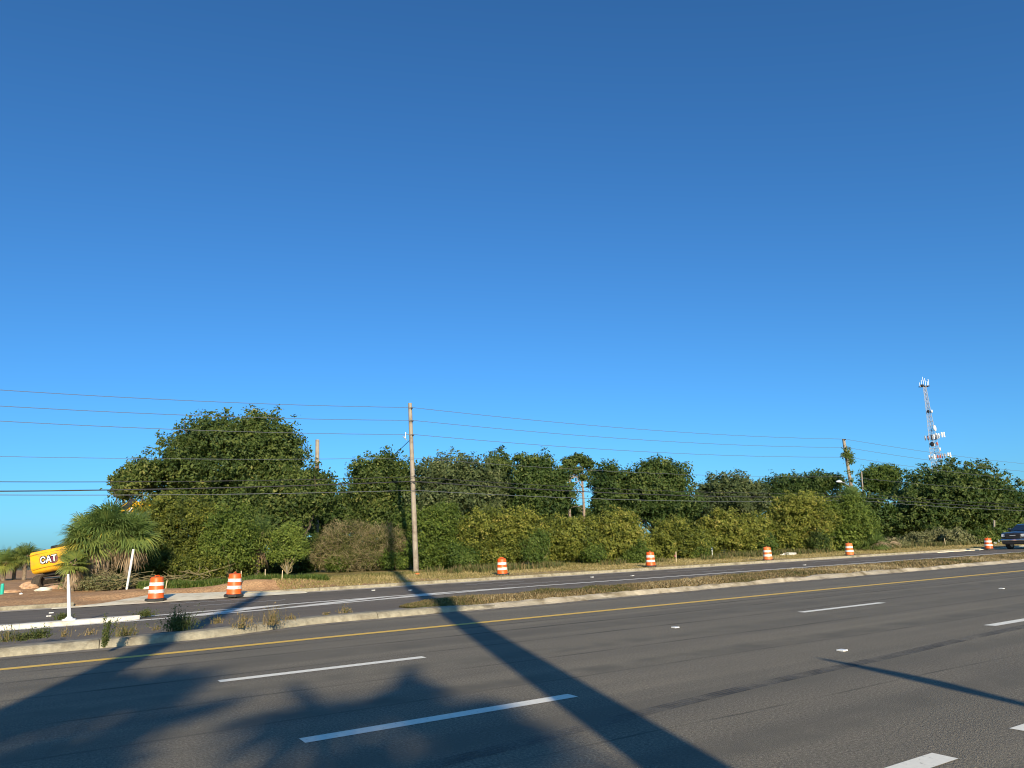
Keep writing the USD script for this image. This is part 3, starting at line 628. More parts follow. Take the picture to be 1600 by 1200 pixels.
for i, (b, D, m, n, lab) in enumerate([
        ([(838, 858, 20, 24), (846, 842, 12, 16)], 48.5, MIDG, 6000, 'small dark green shrub in the seam right of the large olive shrub'), ([(728, 872, 22, 18), (716, 862, 12, 14)], 47.5, MIDG, 5000, 'low dark green shrub at the foot of the large olive shrub'),
        ([(928, 866, 18, 16)], 50, BRIGHT, 3500, 'little fresh green shrub low between two olive shrubs left of the mid picture barrel'), ([(1002, 868, 17, 17), (990, 872, 14, 12)], 50, BRIGHT, 5500, 'leafy green shrub right behind the barrel at mid picture'),
        ([(1094, 860, 14, 20)], 55.5, MIDG, 3500, 'narrow green shrub left of the blue tipped marker'), ([(1196, 852, 16, 18)], 58.5, MIDG, 3500, 'narrow dark shrub behind the dull orange barrel'),
        ([(1282, 850, 15, 22)], 60, OAK, 3500, 'dark narrow shrub at the right flank of the tallest olive yellow shrub'), ([(612, 876, 20, 14), (630, 880, 14, 10)], 49.5, BRIGHT, 4000, 'low green weeds and shrub at the foot of the bare brown bush'),
        ([(528, 882, 18, 10)], 49.5, BRIGHT, 2500, 'small yellow green shrub under the left end of the bare brown bush')]):
    shrub(lab, b, D, m, n, .095, .42, 340 + i, .42, hollow=.75)
for i, (b, D, m, n, lab) in enumerate([
        ([(1395, 858, 22, 16), (1375, 862, 14, 14)], 66, SCRUB, 5000, 'feathery grey green scrub right of the low palm with dry fronds'),
        ([(1440, 845, 30, 12), (1465, 838, 20, 12)], 74, SCRUB, 7000, 'pale scrub under the dark of the huge right tree'),
        ([(1490, 842, 22, 14), (1515, 845, 18, 10)], 72, SCRUB, 6000, 'grey green scrub behind the leaning pale stake'),
        ([(1535, 840, 20, 12), (1555, 836, 16, 12)], 72, MIDG, 5000, 'dark green scrub behind the last barrel'),
        ([(1590, 830, 26, 12), (1620, 835, 30, 14)], 78, MIDG, 6000, 'green scrub behind the pickup')]):
    shrub(lab, b, D, m, n, .13, .55, 60 + i, .45, hollow=.8, name='scrub')


def bare_bush():
    rng = np.random.default_rng(51); D = 51
    E = pix_ell([(545, 846, 50, 36), (598, 854, 44, 36), (518, 866, 36, 28), (570, 872, 66, 24), (628, 866, 22, 24)], D)
    g = at_depth(560, 890, D); g[2] = zg(g[0], g[1])
    t = thing('bare_bush', 'big dome shaped bush of bare brown twigs left of the wooden utility pole', 'bush', g)
    n = 9000
    C, R = np.array([e[0] for e in E]), np.array([e[1] for e in E])
    P, d, idx = shell_points(C, R, n, rng, .45, .26, 51)
    ok = P[:, 2] > g[2] + .1; P, d = P[ok], d[ok]
    dirn = d * .8 + rng.normal(0, .55, d.shape) + [0, 0, .25]; dirn /= np.linalg.norm(dirn, axis=1, keepdims=True)
    L = rng.uniform(.25, .7, (len(P), 1)); a = P - dirn * L * .7; b = P + dirn * L * .3
    side = np.cross(dirn, rng.normal(0, 1, d.shape)); side /= np.linalg.norm(side, axis=1, keepdims=True); s2 = np.cross(dirn, side)
    w = .016
    v = np.stack([a + side * w, a - side * w * .5 + s2 * w, a - side * w * .5 - s2 * w, b], 1).reshape(-1, 3); k = np.arange(len(P))[:, None] * 4
    f = np.vstack([k + [0, 1, 3], k + [1, 2, 3], k + [2, 0, 3]])
    st = [trimesh.Trimesh(v, f, process=False)]
    for i in rng.choice(len(P), 160, replace=False):
        q = P[i]; m = (g + q) / 2 + rng.normal(0, .3, 3); st.append(tube([g + [*rng.normal(0, .4, 2), 0], m, q], [.04, .028, .01], 4))
    m = trimesh.util.concatenate(st); m.apply_translation(-g); m.vertices[:, 2] = np.maximum(m.vertices[:, 2], 0); obj('twigs', m, TWIG, t)
    Pf = [(c, r) for c, r in puffs_on(E, .55, rng)]
    Pf = [(c, r) for c, r in Pf if c[2] > g[2]]
    m, tone = crown(Pf, 34000, .055, rng, .22, 9, 51, .35, hollow=.75); m.apply_translation(-g); m.vertices[:, 2] = np.maximum(m.vertices[:, 2], 0)
    obj('foliage', m, BROWNL, t, tone=tone)


bare_bush()


# ------------------------------------------------------------------ palms
def fan_frond(rng, L=1.0, petiole=0.9, n=28, az=0.0, el=0.5, droop=0.5, w=.035, spread=2.3):
    """One fan leaf with its stalk: hub at the crown's heart, blades radiating from the stalk's end. Returns mesh, tone."""
    ca, sa, ce, se = math.cos(az), math.sin(az), math.cos(el), math.sin(el)
    fx = np.array([ca * ce, sa * ce, se]); sx = np.array([-sa, ca, 0]); up_ = np.cross(fx, sx)
    roll = rng.normal(0, .35); sx, up_ = sx * math.cos(roll) + up_ * math.sin(roll), up_ * math.cos(roll) - sx * math.sin(roll)
    tip = fx * petiole + np.array([0, 0, -.08 * petiole])
    V, Fc, T = [], [], []
    base = rng.uniform(-.1, .1)
    for i in range(n):
        th = (i / (n - 1) - .5) * 2 * spread + rng.normal(0, .03); l = L * (0.72 + .28 * math.cos(th * .6)) * rng.uniform(.88, 1.08)
        d = fx * math.cos(th) + sx * math.sin(th) + up_ * .12 * math.cos(th)
        p1 = tip + d * l * .5; p2 = tip + d * l * .82 + np.array([0, 0, -1]) * droop * l * .16; p3 = tip + d * l * .98 + np.array([0, 0, -1]) * droop * l * (.38 + rng.uniform(-.05, .1))
        nn = np.cross(d, up_); nn /= np.linalg.norm(nn) + 1e-9
        k = len(V)
        V += [tip, p1 - nn * w + up_ * .012, p1 + nn * w, p2 - nn * w * .6, p2 + nn * w * .6, p3]
        Fc += [(k, k + 1, k + 2), (k + 1, k + 3, k + 4), (k + 1, k + 4, k + 2), (k + 3, k + 5, k + 4)]
        T += [base + rng.normal(0, .08)] * 6
    s = tube([fx * .05, fx * petiole * .5 + np.array([0, 0, .03]), tip], [.022, .016, .012], 4); k = len(V)
    V = np.vstack([np.array(V), s.vertices]); Fc = np.vstack([np.array(Fc), s.faces + k]); T = np.array(T + [base] * len(s.vertices))
    return trimesh.Trimesh(V, Fc, process=False), T


def palm(label, base, height, nf, L, petiole, seed, trunk_r=.16, mean=.4, dead=10, group=None, elmin=-.75, lean=(0, 0), stuff=False, n=28, w=.032):
    rng = np.random.default_rng(seed)
    t = thing('fan_palm', label, 'palm', base, group=group)
    top = np.array([lean[0], lean[1], height])
    if height > .3:
        m = tube([[0, 0, -.2], top * .5 + np.array([lean[0] * -.1, 0, 0]), top], [trunk_r * 1.15, trunk_r, trunk_r * 1.05], 9)
        boots = []
        for i in range(26):
            z = height * rng.uniform(.35, 1); a = rng.uniform(0, 6.28); p = top * (z / height); q = p + np.array([math.cos(a) * .3, math.sin(a) * .3, .3])
            boots.append(tube([p + np.array([math.cos(a), math.sin(a), 0]) * trunk_r * .8, q], [.035, .015], 4))
        obj('trunk', [m] + boots, PALMB, t, smooth=30)
    for i in range(nf):
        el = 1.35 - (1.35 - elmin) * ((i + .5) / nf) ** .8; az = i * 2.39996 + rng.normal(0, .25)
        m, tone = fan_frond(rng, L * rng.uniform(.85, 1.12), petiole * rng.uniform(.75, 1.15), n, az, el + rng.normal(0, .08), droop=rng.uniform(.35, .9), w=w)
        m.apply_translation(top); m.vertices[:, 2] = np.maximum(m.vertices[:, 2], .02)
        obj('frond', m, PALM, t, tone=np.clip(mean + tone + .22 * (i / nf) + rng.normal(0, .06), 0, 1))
    for i in range(dead):
        az = rng.uniform(0, 6.28)
        m, tone = fan_frond(rng, L * rng.uniform(.6, .9), petiole * rng.uniform(.5, .8), 22, az, rng.uniform(-1.35, -.8), droop=1.2, w=w * .8, spread=1.3)
        m.apply_translation(top - np.array([0, 0, rng.uniform(.1, .5)])); m.vertices[:, 2] = np.maximum(m.vertices[:, 2], .02)
        obj('dead_frond', m, DEADP, t, tone=np.clip(.5 + tone, 0, 1))
    return t


def pl(px, D, dz=0.0):
    g = at_depth(px, 880, D); g[2] = zg(g[0], g[1]) + dz; return g


def hgt(px, py, D): g = at_depth(px, py, D); return g[2] - zg(g[0], g[1])


PG = 'fan palms at the roadside on the left'
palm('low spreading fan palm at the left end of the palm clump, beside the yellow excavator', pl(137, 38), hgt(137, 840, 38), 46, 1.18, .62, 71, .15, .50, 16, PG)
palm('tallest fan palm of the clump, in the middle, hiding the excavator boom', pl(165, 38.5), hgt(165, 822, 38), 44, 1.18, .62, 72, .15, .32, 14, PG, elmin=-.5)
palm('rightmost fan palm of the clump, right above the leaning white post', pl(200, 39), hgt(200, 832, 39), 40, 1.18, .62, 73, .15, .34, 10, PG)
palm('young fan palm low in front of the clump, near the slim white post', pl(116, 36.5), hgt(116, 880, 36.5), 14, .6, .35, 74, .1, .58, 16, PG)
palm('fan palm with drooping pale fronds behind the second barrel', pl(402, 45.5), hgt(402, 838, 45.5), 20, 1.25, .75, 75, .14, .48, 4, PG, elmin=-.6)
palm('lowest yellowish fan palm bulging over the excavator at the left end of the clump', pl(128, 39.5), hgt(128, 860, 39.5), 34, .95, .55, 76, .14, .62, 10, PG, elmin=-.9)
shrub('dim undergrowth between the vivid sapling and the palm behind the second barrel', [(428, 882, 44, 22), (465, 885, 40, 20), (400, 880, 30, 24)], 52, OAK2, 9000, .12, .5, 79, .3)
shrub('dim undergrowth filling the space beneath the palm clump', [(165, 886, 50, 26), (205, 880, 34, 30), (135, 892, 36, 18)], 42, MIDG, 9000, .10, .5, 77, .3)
shrub('low yellow green brush in front of the palm clump beside the slim white post', [(114, 912, 13, 9), (134, 912, 22, 10), (170, 912, 30, 9)], 37, SCRUB, 5000, .07, .35, 78, .35, name='scrub')
for i, (px, py, D) in enumerate(((8, 872, 72), (24, 868, 74), (40, 862, 73), (-12, 876, 72))):
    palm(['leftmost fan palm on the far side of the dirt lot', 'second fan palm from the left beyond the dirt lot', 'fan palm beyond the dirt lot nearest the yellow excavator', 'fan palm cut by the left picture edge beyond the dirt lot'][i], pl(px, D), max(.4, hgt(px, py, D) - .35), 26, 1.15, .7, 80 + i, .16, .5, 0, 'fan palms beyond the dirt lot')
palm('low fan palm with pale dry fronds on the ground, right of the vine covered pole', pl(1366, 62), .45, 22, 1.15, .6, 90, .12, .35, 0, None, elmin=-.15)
rng = np.random.default_rng(91)
lowp = stage.GetPrimAtPath('/World/fan_palm_010')
for i in range(6):
    m, tone = fan_frond(rng, 1.0, .9, 13, -2.6 + .36 * i, rng.uniform(-.1, .35), .9, .022, .8); m.apply_translation([.1, -.5, .6]); m.vertices[:, 2] = np.maximum(m.vertices[:, 2], .03)
    obj('dry_frond', m, DEADP, lowp, tone=np.clip(.6 + tone, 0, 1))
palm('small fan palm crown rising behind the green shrub beside the vine covered pole', pl(1343, 68), hgt(1343, 778, 68), 18, 1.1, .6, 92, .14, .5, 0)


# ------------------------------------------------------------------ grass, weeds, brush
def blades(P, h, rng, w=.012, lean=.5, tone=.5, tvar=.2):
    n = len(P); a = rng.uniform(0, 2 * np.pi, n); d = np.stack([np.cos(a), np.sin(a), np.zeros(n)], 1); s = np.stack([-np.sin(a), np.cos(a), np.zeros(n)], 1)
    w = np.broadcast_to(w, n)[:, None]; h = np.broadcast_to(h, n)[:, None] * rng.uniform(.6, 1.35, (n, 1)); l = np.abs(rng.normal(0, lean, (n, 1)))
    mid = P + [0, 0, 1] * h * .55 + d * h * l * .35; tip = P + [0, 0, 1] * h * (1 - .25 * l) + d * h * l
    v = np.stack([P - s * w, P + s * w, mid - s * w * .7, mid + s * w * .7, tip], 1).reshape(-1, 3); k = np.arange(n)[:, None] * 5
    f = np.vstack([k + [0, 1, 3], k + [0, 3, 2], k + [2, 3, 4]])
    t = np.clip(np.broadcast_to(tone, n) + rng.normal(0, tvar, n), 0, 1)
    return trimesh.Trimesh(v, f, process=False), np.repeat(t, 5)


rng = np.random.default_rng(101)


def scatter(n, u0, u1, vf, bias=1.0):
    u = u0 + (u1 - u0) * rng.random(n) ** bias; a, b = vf(u); return u, a + (b - a) * rng.random(n)


u, v = scatter(150000, 8.2, 120, lambda u: (KF(u) + .45 - sstep(8.6, 10.5, u) * (.40 - .55 * (fbm2(u, u * 0 + 2, .75, 71, 5) - .25)).clip(0, .5), MB(u) - .05), 1.7)
cl = fbm2(u, v, 1.1, 51); front = (v - KF(u)) / (MB(u) - KF(u))
keep = cl + .35 * rng.random(len(u)) + .5 * sstep(.1, .4, front) - .4 * (1 - sstep(8, 11, u)) > .62; u, v, cl = u[keep], v[keep], cl[keep]
m, t = blades(np.stack([u, v, med_z(u, v) - .01], 1), (.035 + .05 * np.clip(cl - .3, 0, 1) * 2) * (.6 + .9 * sstep(.0, .35, (v - KF(u)) / 3)), rng, .011 + .0002 * u[:].clip(0, 60), .8, .58 - 1.3 * (fbm2(u, v, .45, 52, 5) - .46), .18)
tag(obj('median_grass', m, MEDG, tone=t), 'dry yellow brown grass covering the median right of the paved nose', 'grass', kind='stuff')
u, v = scatter(150000, 9, 150, lambda u: (32.75 + 0 * u, np.minimum(42.5 + 0 * u, 46)), 1.5)
cl = fbm2(u, v, .5, 53); keep = (cl + .3 * rng.random(len(u)) + .42 * sstep(34.5, 37.5, v) + .2 * sstep(17, 24, u) > .80); u, v, cl = u[keep], v[keep], cl[keep]
m, t = blades(np.stack([u, v, zg(u, v) - .01], 1), .07 + .30 * np.clip(cl - .3, 0, 1) * sstep(35, 38.5, v), rng, .016, .6, .72 - .5 * (cl - .4) - .22 * sstep(38.5, 41, v), .16)
tag(obj('verge_grass', m, GRASS, tone=t), 'dry pale grass on the verge between the far kerb and the shrubs', 'grass', kind='stuff')
u = rng.uniform(4.0, 12.5, 30000); v = rng.uniform(37.6, 43.5, 30000); cl = fbm2(u, v, .7, 54)
keep = (cl > .47) & (v > 38.3 + 1.6 * cl - .12 * (u - 4)); u, v, cl = u[keep], v[keep], cl[keep]
m, t = blades(np.stack([u, v, zg(u, v) - .01], 1), .16 + .30 * cl, rng, .022, .7, .5, .25)
tag(obj('green_ground_cover', m, GRASSG, tone=t), 'bright green weeds under the trees behind the first two barrels', 'ground cover', kind='stuff')
u = rng.uniform(18, 75, 26000); v = 38.2 + rng.random(26000) * 3.5; cl = fbm2(u, v, .45, 57)
keep = cl > .52; u, v, cl = u[keep], v[keep], cl[keep]
m, t = blades(np.stack([u, v, zg(u, v) - .01], 1), .2 + .35 * cl, rng, .022, .6, .42, .25)
tag(obj('green_ground_cover', m, WEED, tone=t), 'green weeds growing up along the foot of the long row of shrubs', 'ground cover', kind='stuff')


def weed(label, loc, r, h, n, tone, seed, leafs=0.5, name='weed', mat=None, lean=.7):
    rng = np.random.default_rng(seed); a = rng.uniform(0, 2 * np.pi, n); rr = r * np.abs(rng.normal(0, .25, n))
    P = np.stack([np.cos(a) * rr, np.sin(a) * rr, np.zeros(n)], 1)
    m, t = blades(P, h * rng.uniform(.35, 1.15, n), rng, .006, lean, tone, .15)
    tips = np.array(m.vertices).reshape(-1, 5, 3)
    k = int(n * leafs * 5); i = rng.integers(0, n, k); f = rng.uniform(.25, 1, (k, 1))
    Q = tips[i, 0] * (1 - f) + tips[i, 4] * f + rng.normal(0, .015, (k, 3))
    v2, f2 = leaf_cards(Q, rng.normal(0, 1, (k, 3)), .018, rng)
    mm = trimesh.util.concatenate([m, trimesh.Trimesh(v2, f2, process=False)])
    p = obj(name, mm, mat or WEED, tone=np.concatenate([t, np.repeat(np.clip(tone + rng.normal(0, .15, k), 0, 1), 4)]))
    UsdGeom.Xformable(p).AddTranslateOp().Set(Gf.Vec3d(*map(float, loc)))
    return tag(p, label, 'weed', 'weeds growing from the median and separator')


for i, (px, py, z, r, h, n, tone, lab) in enumerate([
        (10, 1003, .135, .45, .34, 160, .45, 'scraggly weed at the left picture edge on the median'),
        (38, 1000, .135, .45, .14, 160, .25, 'low green weed on the median right of the one at the left picture edge'),
        (62, 997, .135, .35, .22, 160, .15, 'bushy green weed on the median below the slim white post'),
        (100, 995, .135, .35, .26, 80, .75, 'wispy dry weed on the median right of the bushy green one'),
        (140, 992, .135, .4, .18, 80, .8, 'thin dry weed on the median left of the tall green stalk'),
        (196, 995, .135, .5, .34, 220, .55, 'spreading dry weed right of the tall green stalk, between it and the dark bush'),
        (280, 985, .135, .55, .42, 420, .12, 'dark bushy weed on the median in the shadow of the pole'),
        (245, 984, .135, .3, .10, 60, .7, 'tiny tuft on the median left of the dark bushy weed'),
        (338, 974, .13, .5, .20, 140, .7, 'brown tuft on the back edge of the median left of the grey dry clump'),
        (380, 972, .13, .55, .22, 140, .8, 'thin brown tuft on the median beside the grey dry clump'),
        (425, 976, .13, .5, .40, 260, .7, 'largest grey dry clump on the median kerb right of the pole shadow'),
        (378, 981, .135, .4, .20, 160, .75, 'low dry tuft on the kerb top in front of the thin brown tuft'),
        (455, 969, .135, .4, .16, 120, .75, 'small dry tuft on the kerb right of the largest grey clump'),
        (540, 958, .13, .45, .18, 120, .7, 'dry tuft where the median paving begins to widen'),
        (510, 962, .13, .16, .10, 130, .7, 'tiny tuft between the two dry tufts at the median paving'),
        (97, 969, .0, .45, .20, 200, .2, 'green weed against the front of the white separator'),
        (228, 963, .03, .40, .20, 200, .25, 'green weed on the rounded end of the white separator')]):
    g = gnd(px, py, z); weed(lab, g, r, h, int(n * (.62 if tone < .3 else .42)), tone, 200 + i, 1.6 if tone < .3 else .35, lean=.9)
g = gnd(162, 1012, .1)
weed('tall thin green stalk growing out of the front of the median kerb', g, .06, .62, 14, .15, 230, 14, lean=.18)

# dead brush heap in front of the palms
def brush(label, px0, px1, D, n, h, seed, mat=TWIG):
    rng = np.random.default_rng(seed); m = []
    for i in range(n):
        g = at_depth(rng.uniform(px0, px1), 900, D + rng.normal(0, .6)); g[2] = zg(g[0], g[1]) + rng.uniform(0, h)
        a = rng.uniform(0, 6.28); L = rng.uniform(.5, 1.6); e = g + np.array([math.cos(a) * L, math.sin(a) * L, rng.uniform(-.15, .5)]); e[2] = max(e[2], zg(e[0], e[1]))
        m.append(tube([g, (g + e) / 2 + rng.normal(0, .06, 3), e], [.022, .017, .008], 4))
    tag(obj('brush_heap', m, mat), label, 'brush heap')


brush('heap of dead branches and fronds under the palms left of the leaning white post', 140, 200, 37.5, 190, .65, 301)
brush('thin dead branches lying in front of the olive brown shrub behind the first barrel', 210, 330, 40.5, 60, .7, 302)

# ------------------------------------------------------------------ barrels
def make_barrel(name, label, orange=ORANGE):
    t = thing(name, label, 'traffic barrel', group='orange and white traffic barrels along the far kerb')
    base = lathe([(0, 0), (.37, 0), (.38, .015), (.38, .07), (.35, .10), (.27, .11), (0, .11)], 8)
    obj('rubber_base', base, RUBBER, t)
    zz = [.09, .30, .42, .58, .70, .88]; rr = [.285, .275, .268, .255, .247, .225]
    r_at = lambda z: np.interp(z, zz, rr)
    body = []
    pz = []
    for z0, z1 in ((.085, .30), (.30, .415), (.415, .57), (.57, .685), (.685, .86)):
        pz += [(r_at(z0) + .006, z0), (r_at((z0 + z1) / 2) - .006, (z0 + z1) / 2), (r_at(z1) + .006, z1)]
    obj('body', lathe([(0, .085)] + pz + [(.20, .885), (.10, .895), (0, .895)], 28), orange, t, smooth=50)
    for z0, z1 in ((.295, .42), (.565, .69)):
        obj('white_band', lathe([(r_at(z0) + .009, z0), (r_at((z0 + z1) / 2) + .0, (z0 + z1) / 2), (r_at(z1) + .009, z1)], 28), STRIPE, t, smooth=50)
    h = tube([[-.10, 0, .885], [-.10, 0, .92], [-.07, 0, .94], [.07, 0, .94], [.10, 0, .92], [.10, 0, .885]], .018, 6)
    obj('handle', h, orange, t, smooth=40)
    return t


bl = ['orange and white barrel nearest the excavator, on the pale concrete apron', 'orange and white barrel in front of the palm, with two stakes right behind it', 'orange and white barrel standing alone right of the wooden utility pole',
      'orange and white barrel beside the yellowish shrub, left of the stake with the pink tie', 'dull orange barrel tucked against the shrubs between the blue tipped marker and the low palm', 'faded barrel at the foot of the fresh green shrub by the vine covered pole', 'orange and white barrel in front of the pickup']
spots = [gnd(243, 941), gnd(365, 934), gnd(785, 898, .12), gnd(1017, 885, .12), gnd(1200, 875, .14), gnd(1328, 867.5, .14), gnd(1545.5, 859, .05)]
zs = [.047, .047, None, None, None, None, .052]
b0 = make_barrel('traffic_barrel', bl[0]); b1 = None
for i, s in enumerate(spots):
    z = zs[i] if zs[i] is not None else float(zg(s[0], s[1])) - .01
    loc = (s[0], s[1], z)
    tilt = None
    if i == 0:
        x = b0
        UsdGeom.Xformable(x).GetOrderedXformOps()[0].Set(Gf.Vec3d(*map(float, loc)))
        UsdGeom.Xformable(x).AddRotateZOp().Set(35.0)
    elif i in (4, 5):
        x = make_barrel('traffic_barrel', bl[i], ORANGE2); UsdGeom.Xformable(x).GetOrderedXformOps()[0].Set(Gf.Vec3d(*map(float, loc)))
        UsdGeom.Xformable(x).AddRotateXYZOp().Set(Gf.Vec3f(0, -3.5 if i == 5 else -1.5, 40))
    else:
        x = copy_of(b0, loc, 0.6 + i, bl[i]); UsdGeom.Xformable(x).AddRotateXYZOp(opSuffix='lean').Set(Gf.Vec3f(*[(0, 0, 0), (1.2, -.8, 0), (-1.5, 1.0, 0), (.6, -1.8, 0), (0, 0, 0), (0, 0, 0), (1.0, 1.2, 0)][i])); x.GetReferences().AddInternalReference(b0.GetPath()); x.SetInstanceable(True)

# ------------------------------------------------------------------ posts and stakes
def post(name, label, cat, base, top, r, mat, n=10, cap=None):
    t = tube([base, (np.array(base) + top) / 2, top], r, n)
    return t


g = gnd(108, 965, .15); g = at_v(108, 965.5, 23.7); g[2] = .11
t = thing('delineator_post', 'slim white flexible post standing on the white separator', 'post', g)
topv = at_v(106.5, 897, 23.7) - g
obj('tube', tube([[0, 0, .09], topv * .5 + [0, 0, .05], topv], [.045, .043, .026], 12), WHITE, t, smooth=40)
obj('base_plate', lathe([(0, 0), (.17, 0), (.165, .03), (.10, .045), (.06, .09), (0, .09)], 12), WHITE, t, smooth=30)
b = pl(201, 36.4); tp = at_depth(208.5, 858, 36.4) - b
tag(obj('white_post', tube([b, b + tp * .5, b + tp], .055, 10), WHITE, smooth=40), 'tall white pipe post leaning right in front of the palm clump', 'post')
SG = 'wooden survey stakes along the verge'
for (px, y0, y1, D, lean, lab, mat) in [
        (258, 926, 907, 33.6, 3, 'short pale stake right behind the first barrel', STAKE), (376, 925, 892, 32.5, 1, 'tall thin stake rising just right of the second barrel', STAKE),
        (393, 922, 905, 40, 0, 'thin pale stake in the weeds midway between the palm and the second barrel', STAKE), (414, 910, 889, 40, 0.5, 'short pale stake standing in the green weeds under the vivid sapling', STAKE),
        (440, 922, 891, 34.5, 1.5, 'tall pale stake at the kerb below the vivid green sapling', STAKE), (449, 905, 884, 42, -1, 'grey stake at the edge of shade right of the tall kerb stake', WOOD),
        (1057, 884, 862, 49, -1, 'thin yellowish stake with a pink tie', STAKE), (1113, 872, 856, 56, -.8, 'short white marker stake with a blue tip', WHITE), (1478, 857, 841, 68, -2.5, 'pale leaning stake in the bare patch below the huge right tree', STAKE)]:
    b = at_depth(px, y0, D); b[2] = zg(b[0], b[1]) - .05; tp = at_depth(px + lean, y1, D)
    x = thing('survey_stake', lab, 'stake', b, group=SG)
    w = .03 if D < 45 else .045
    m = trimesh.creation.box([w * 1.3, w * .7, 1]); m.apply_translation([0, 0, .5]); L = tp - b; m.vertices = m.vertices * [1, 1, L[2]] + np.outer(m.vertices[:, 2], [L[0], L[1], 0])
    obj('stake', m, mat, x)
    if 'pink' in lab: obj('ribbon', box(.10, .02, .14, (-.06, -.03, L[2] * .55)), plain('pink_ribbon', (.75, .12, .25), .6), x)
    if 'blue' in lab: obj('tip', box(w * 1.5, w, .2, (L[0] * .85, L[1] * .85, L[2] * .82)), plain('blue_paint', (.05, .22, .6), .5), x)
g = at_depth(3, 928, 36); g[2] = zg(g[0], g[1])
tp = at_depth(4, 914, 36) - g
x = thing('teal_marker', 'short teal plastic marker post at the left picture edge', 'marker', g)
obj('tube', tube([[0, 0, -.1], tp * .6, tp], [.08, .08, .075], 10), TEAL, x, smooth=40)
obj('dome_cap', trimesh.creation.icosphere(2, .076).apply_translation(tp), TEAL, x, smooth=True)
# litter
def lump(label, px, py, D, s, mat, seed, name='litter', cat='litter'):
    rng = np.random.default_rng(seed); m = trimesh.creation.icosphere(2, 1.0); m.vertices *= (.6 + .8 * meshkit.fbm(m.vertices * 1.6, 3, seed))[:, None]; m.vertices *= np.array(s)
    g = at_depth(px, py, D); g[2] = zg(g[0], g[1]) + s[2] * .35; m.apply_translation(g); tag(obj(name, m, mat), label, cat)


lump('crumpled pale wrapper lying on the dirt right of the excavator track', 67, 929, 36.5, (.38, .2, .14), SEPW, 1)
lump('small white scrap on the dirt below the excavator', 32, 937, 34.5, (.07, .06, .05), WHITE, 2)
lump('orange scrap at the foot of the wooden utility pole', 652, 904, 42, (.16, .1, .08), ORANGE2, 3)
lump('pale broken chunk at the left end of the concrete apron', 231, 929, 33.7, (.2, .14, .12), CONCW, 4, 'concrete_chunk', 'rubble')
lump('low pile of pale rubble on the verge right of the dull orange barrel', 1232, 872, 57, (1.0, .4, .16), SEPW, 5, 'rubble_pile', 'rubble')
for i, (px, py, D, s) in enumerate([(45, 905, 52, (.5, .35, .3)), (52, 911, 51, (.6, .35, .28)), (48, 917, 50, (.5, .4, .25)), (75, 924, 45, (.4, .3, .2)), (84, 922, 44, (.5, .3, .22)), (20, 925, 39, (.5, .3, .12))]):
    lump(['sandy clod nearest the left end of the excavator counterweight', 'sandy clod left of the excavator track', 'lower sandy clod left of the excavator track', 'sandy clod directly under the excavator track', 'sandy clod right under the excavator track opening', 'flat dirt clod right of the teal marker'][i], px, py, D, s, noisy(f'sandy_clod_{"abcdef"[i]}', (.34, .20, .11), (.50, .33, .21), 3, bump=.6), 10 + i, 'dirt_clod', 'clod')

# ------------------------------------------------------------------ utility poles and wires
PV = 43.5


def utility_pole(label, px0, py_top, base_px, v, r0, r1, base_z=None):
    b = at_v(*base_px, v); b[2] = zg(b[0], b[1]) - .3 if base_z is None else base_z
    tp = at_v(px0, py_top, v)
    t = thing('utility_pole', label, 'utility pole', b)
    L = tp - b; obj('shaft', tube([[0, 0, 0], L * .25, L * .5, L * .75, L], [r0, r0 * .93, (r0 + r1) / 2, r1 * 1.06, r1], 12), WOOD, t, smooth=40)
    return t, b, tp


pA, bA, tA = utility_pole('tall weathered wooden utility pole between the bare brown bush and the green shrub', 640.5, 630, (650.5, 893), PV, .175, .125)
pB, bB, tB = utility_pole('vine covered wooden utility pole with a street lamp arm', 1318, 686, (1338, 800), PV, .19, .14)
pC, bC, tC = utility_pole('bare grey pole top showing behind the right shoulder of the largest tree', 496, 687, (496, 800), 62, .2, .17)
pD, bD, tD = utility_pole('short dark pole behind the vine covered pole', 1346, 737, (1348, 800), 60, .10, .085)


def insul(p, parent, org, side):
    m = lathe([(0, 0), (.05, 0), (.055, .04), (.03, .06), (.055, .09), (.05, .13), (0, .15)], 10)
    m.apply_transform(trimesh.transformations.rotation_matrix(math.pi / 2 * side, [1, 0, 0])); m.apply_translation(p - org); obj('insulator', m, DARKM, parent, smooth=40)


topA = [at_v(641, 637.5, PV), at_v(642, 657.5, PV), at_v(643, 679.5, PV)]
topB = [at_v(1317, 686.5, PV), at_v(1318.5, 699.5, PV), at_v(1320.5, 714.5, PV)]
for p in topA: insul(p + [.02, -.15, -.05], pA, bA, 1)
for p in topB: insul(p + [.02, -.15, -.05], pB, bB, 1)
obj('bracket', box(.10, .5, .08, at_v(646, 745, PV) - bA), DARKM, pA); obj('bracket', box(.10, .4, .08, at_v(645.5, 749, PV) - bA + [0, 0, -.3]), DARKM, pA)
obj('bolt_plate', [box(.05, .40, .06, at_v(647, 766, PV) - bA)], DARKM, pA)
d = at_v(633, 684, PV) - bA
obj('porcelain_fuse', [tube([d, d + [.05, 0, .35]], .035, 6), tube([d + [.1, 0, -.15], d + [-.15, 0, .1]], .03, 6), tube([d + [0, 0, .3], at_v(642, 681, PV) - bA], .02, 5)], STEEL, pA)
# lamp on the vine covered pole
hd = at_v(1311, 752.5, PV - .8) - bB; st = at_v(1327.5, 760, PV) - bB
obj('lamp_arm', tube([st, st + (hd - st) * .5 + [0, 0, .12], hd], .035, 6), STEEL, pB, smooth=40)
lm = trimesh.creation.icosphere(2, 1.0); lm.vertices *= [.40, .2, .11]; lm.apply_translation(hd); obj('lamp_head', lm, WHITE, pB, smooth=True)
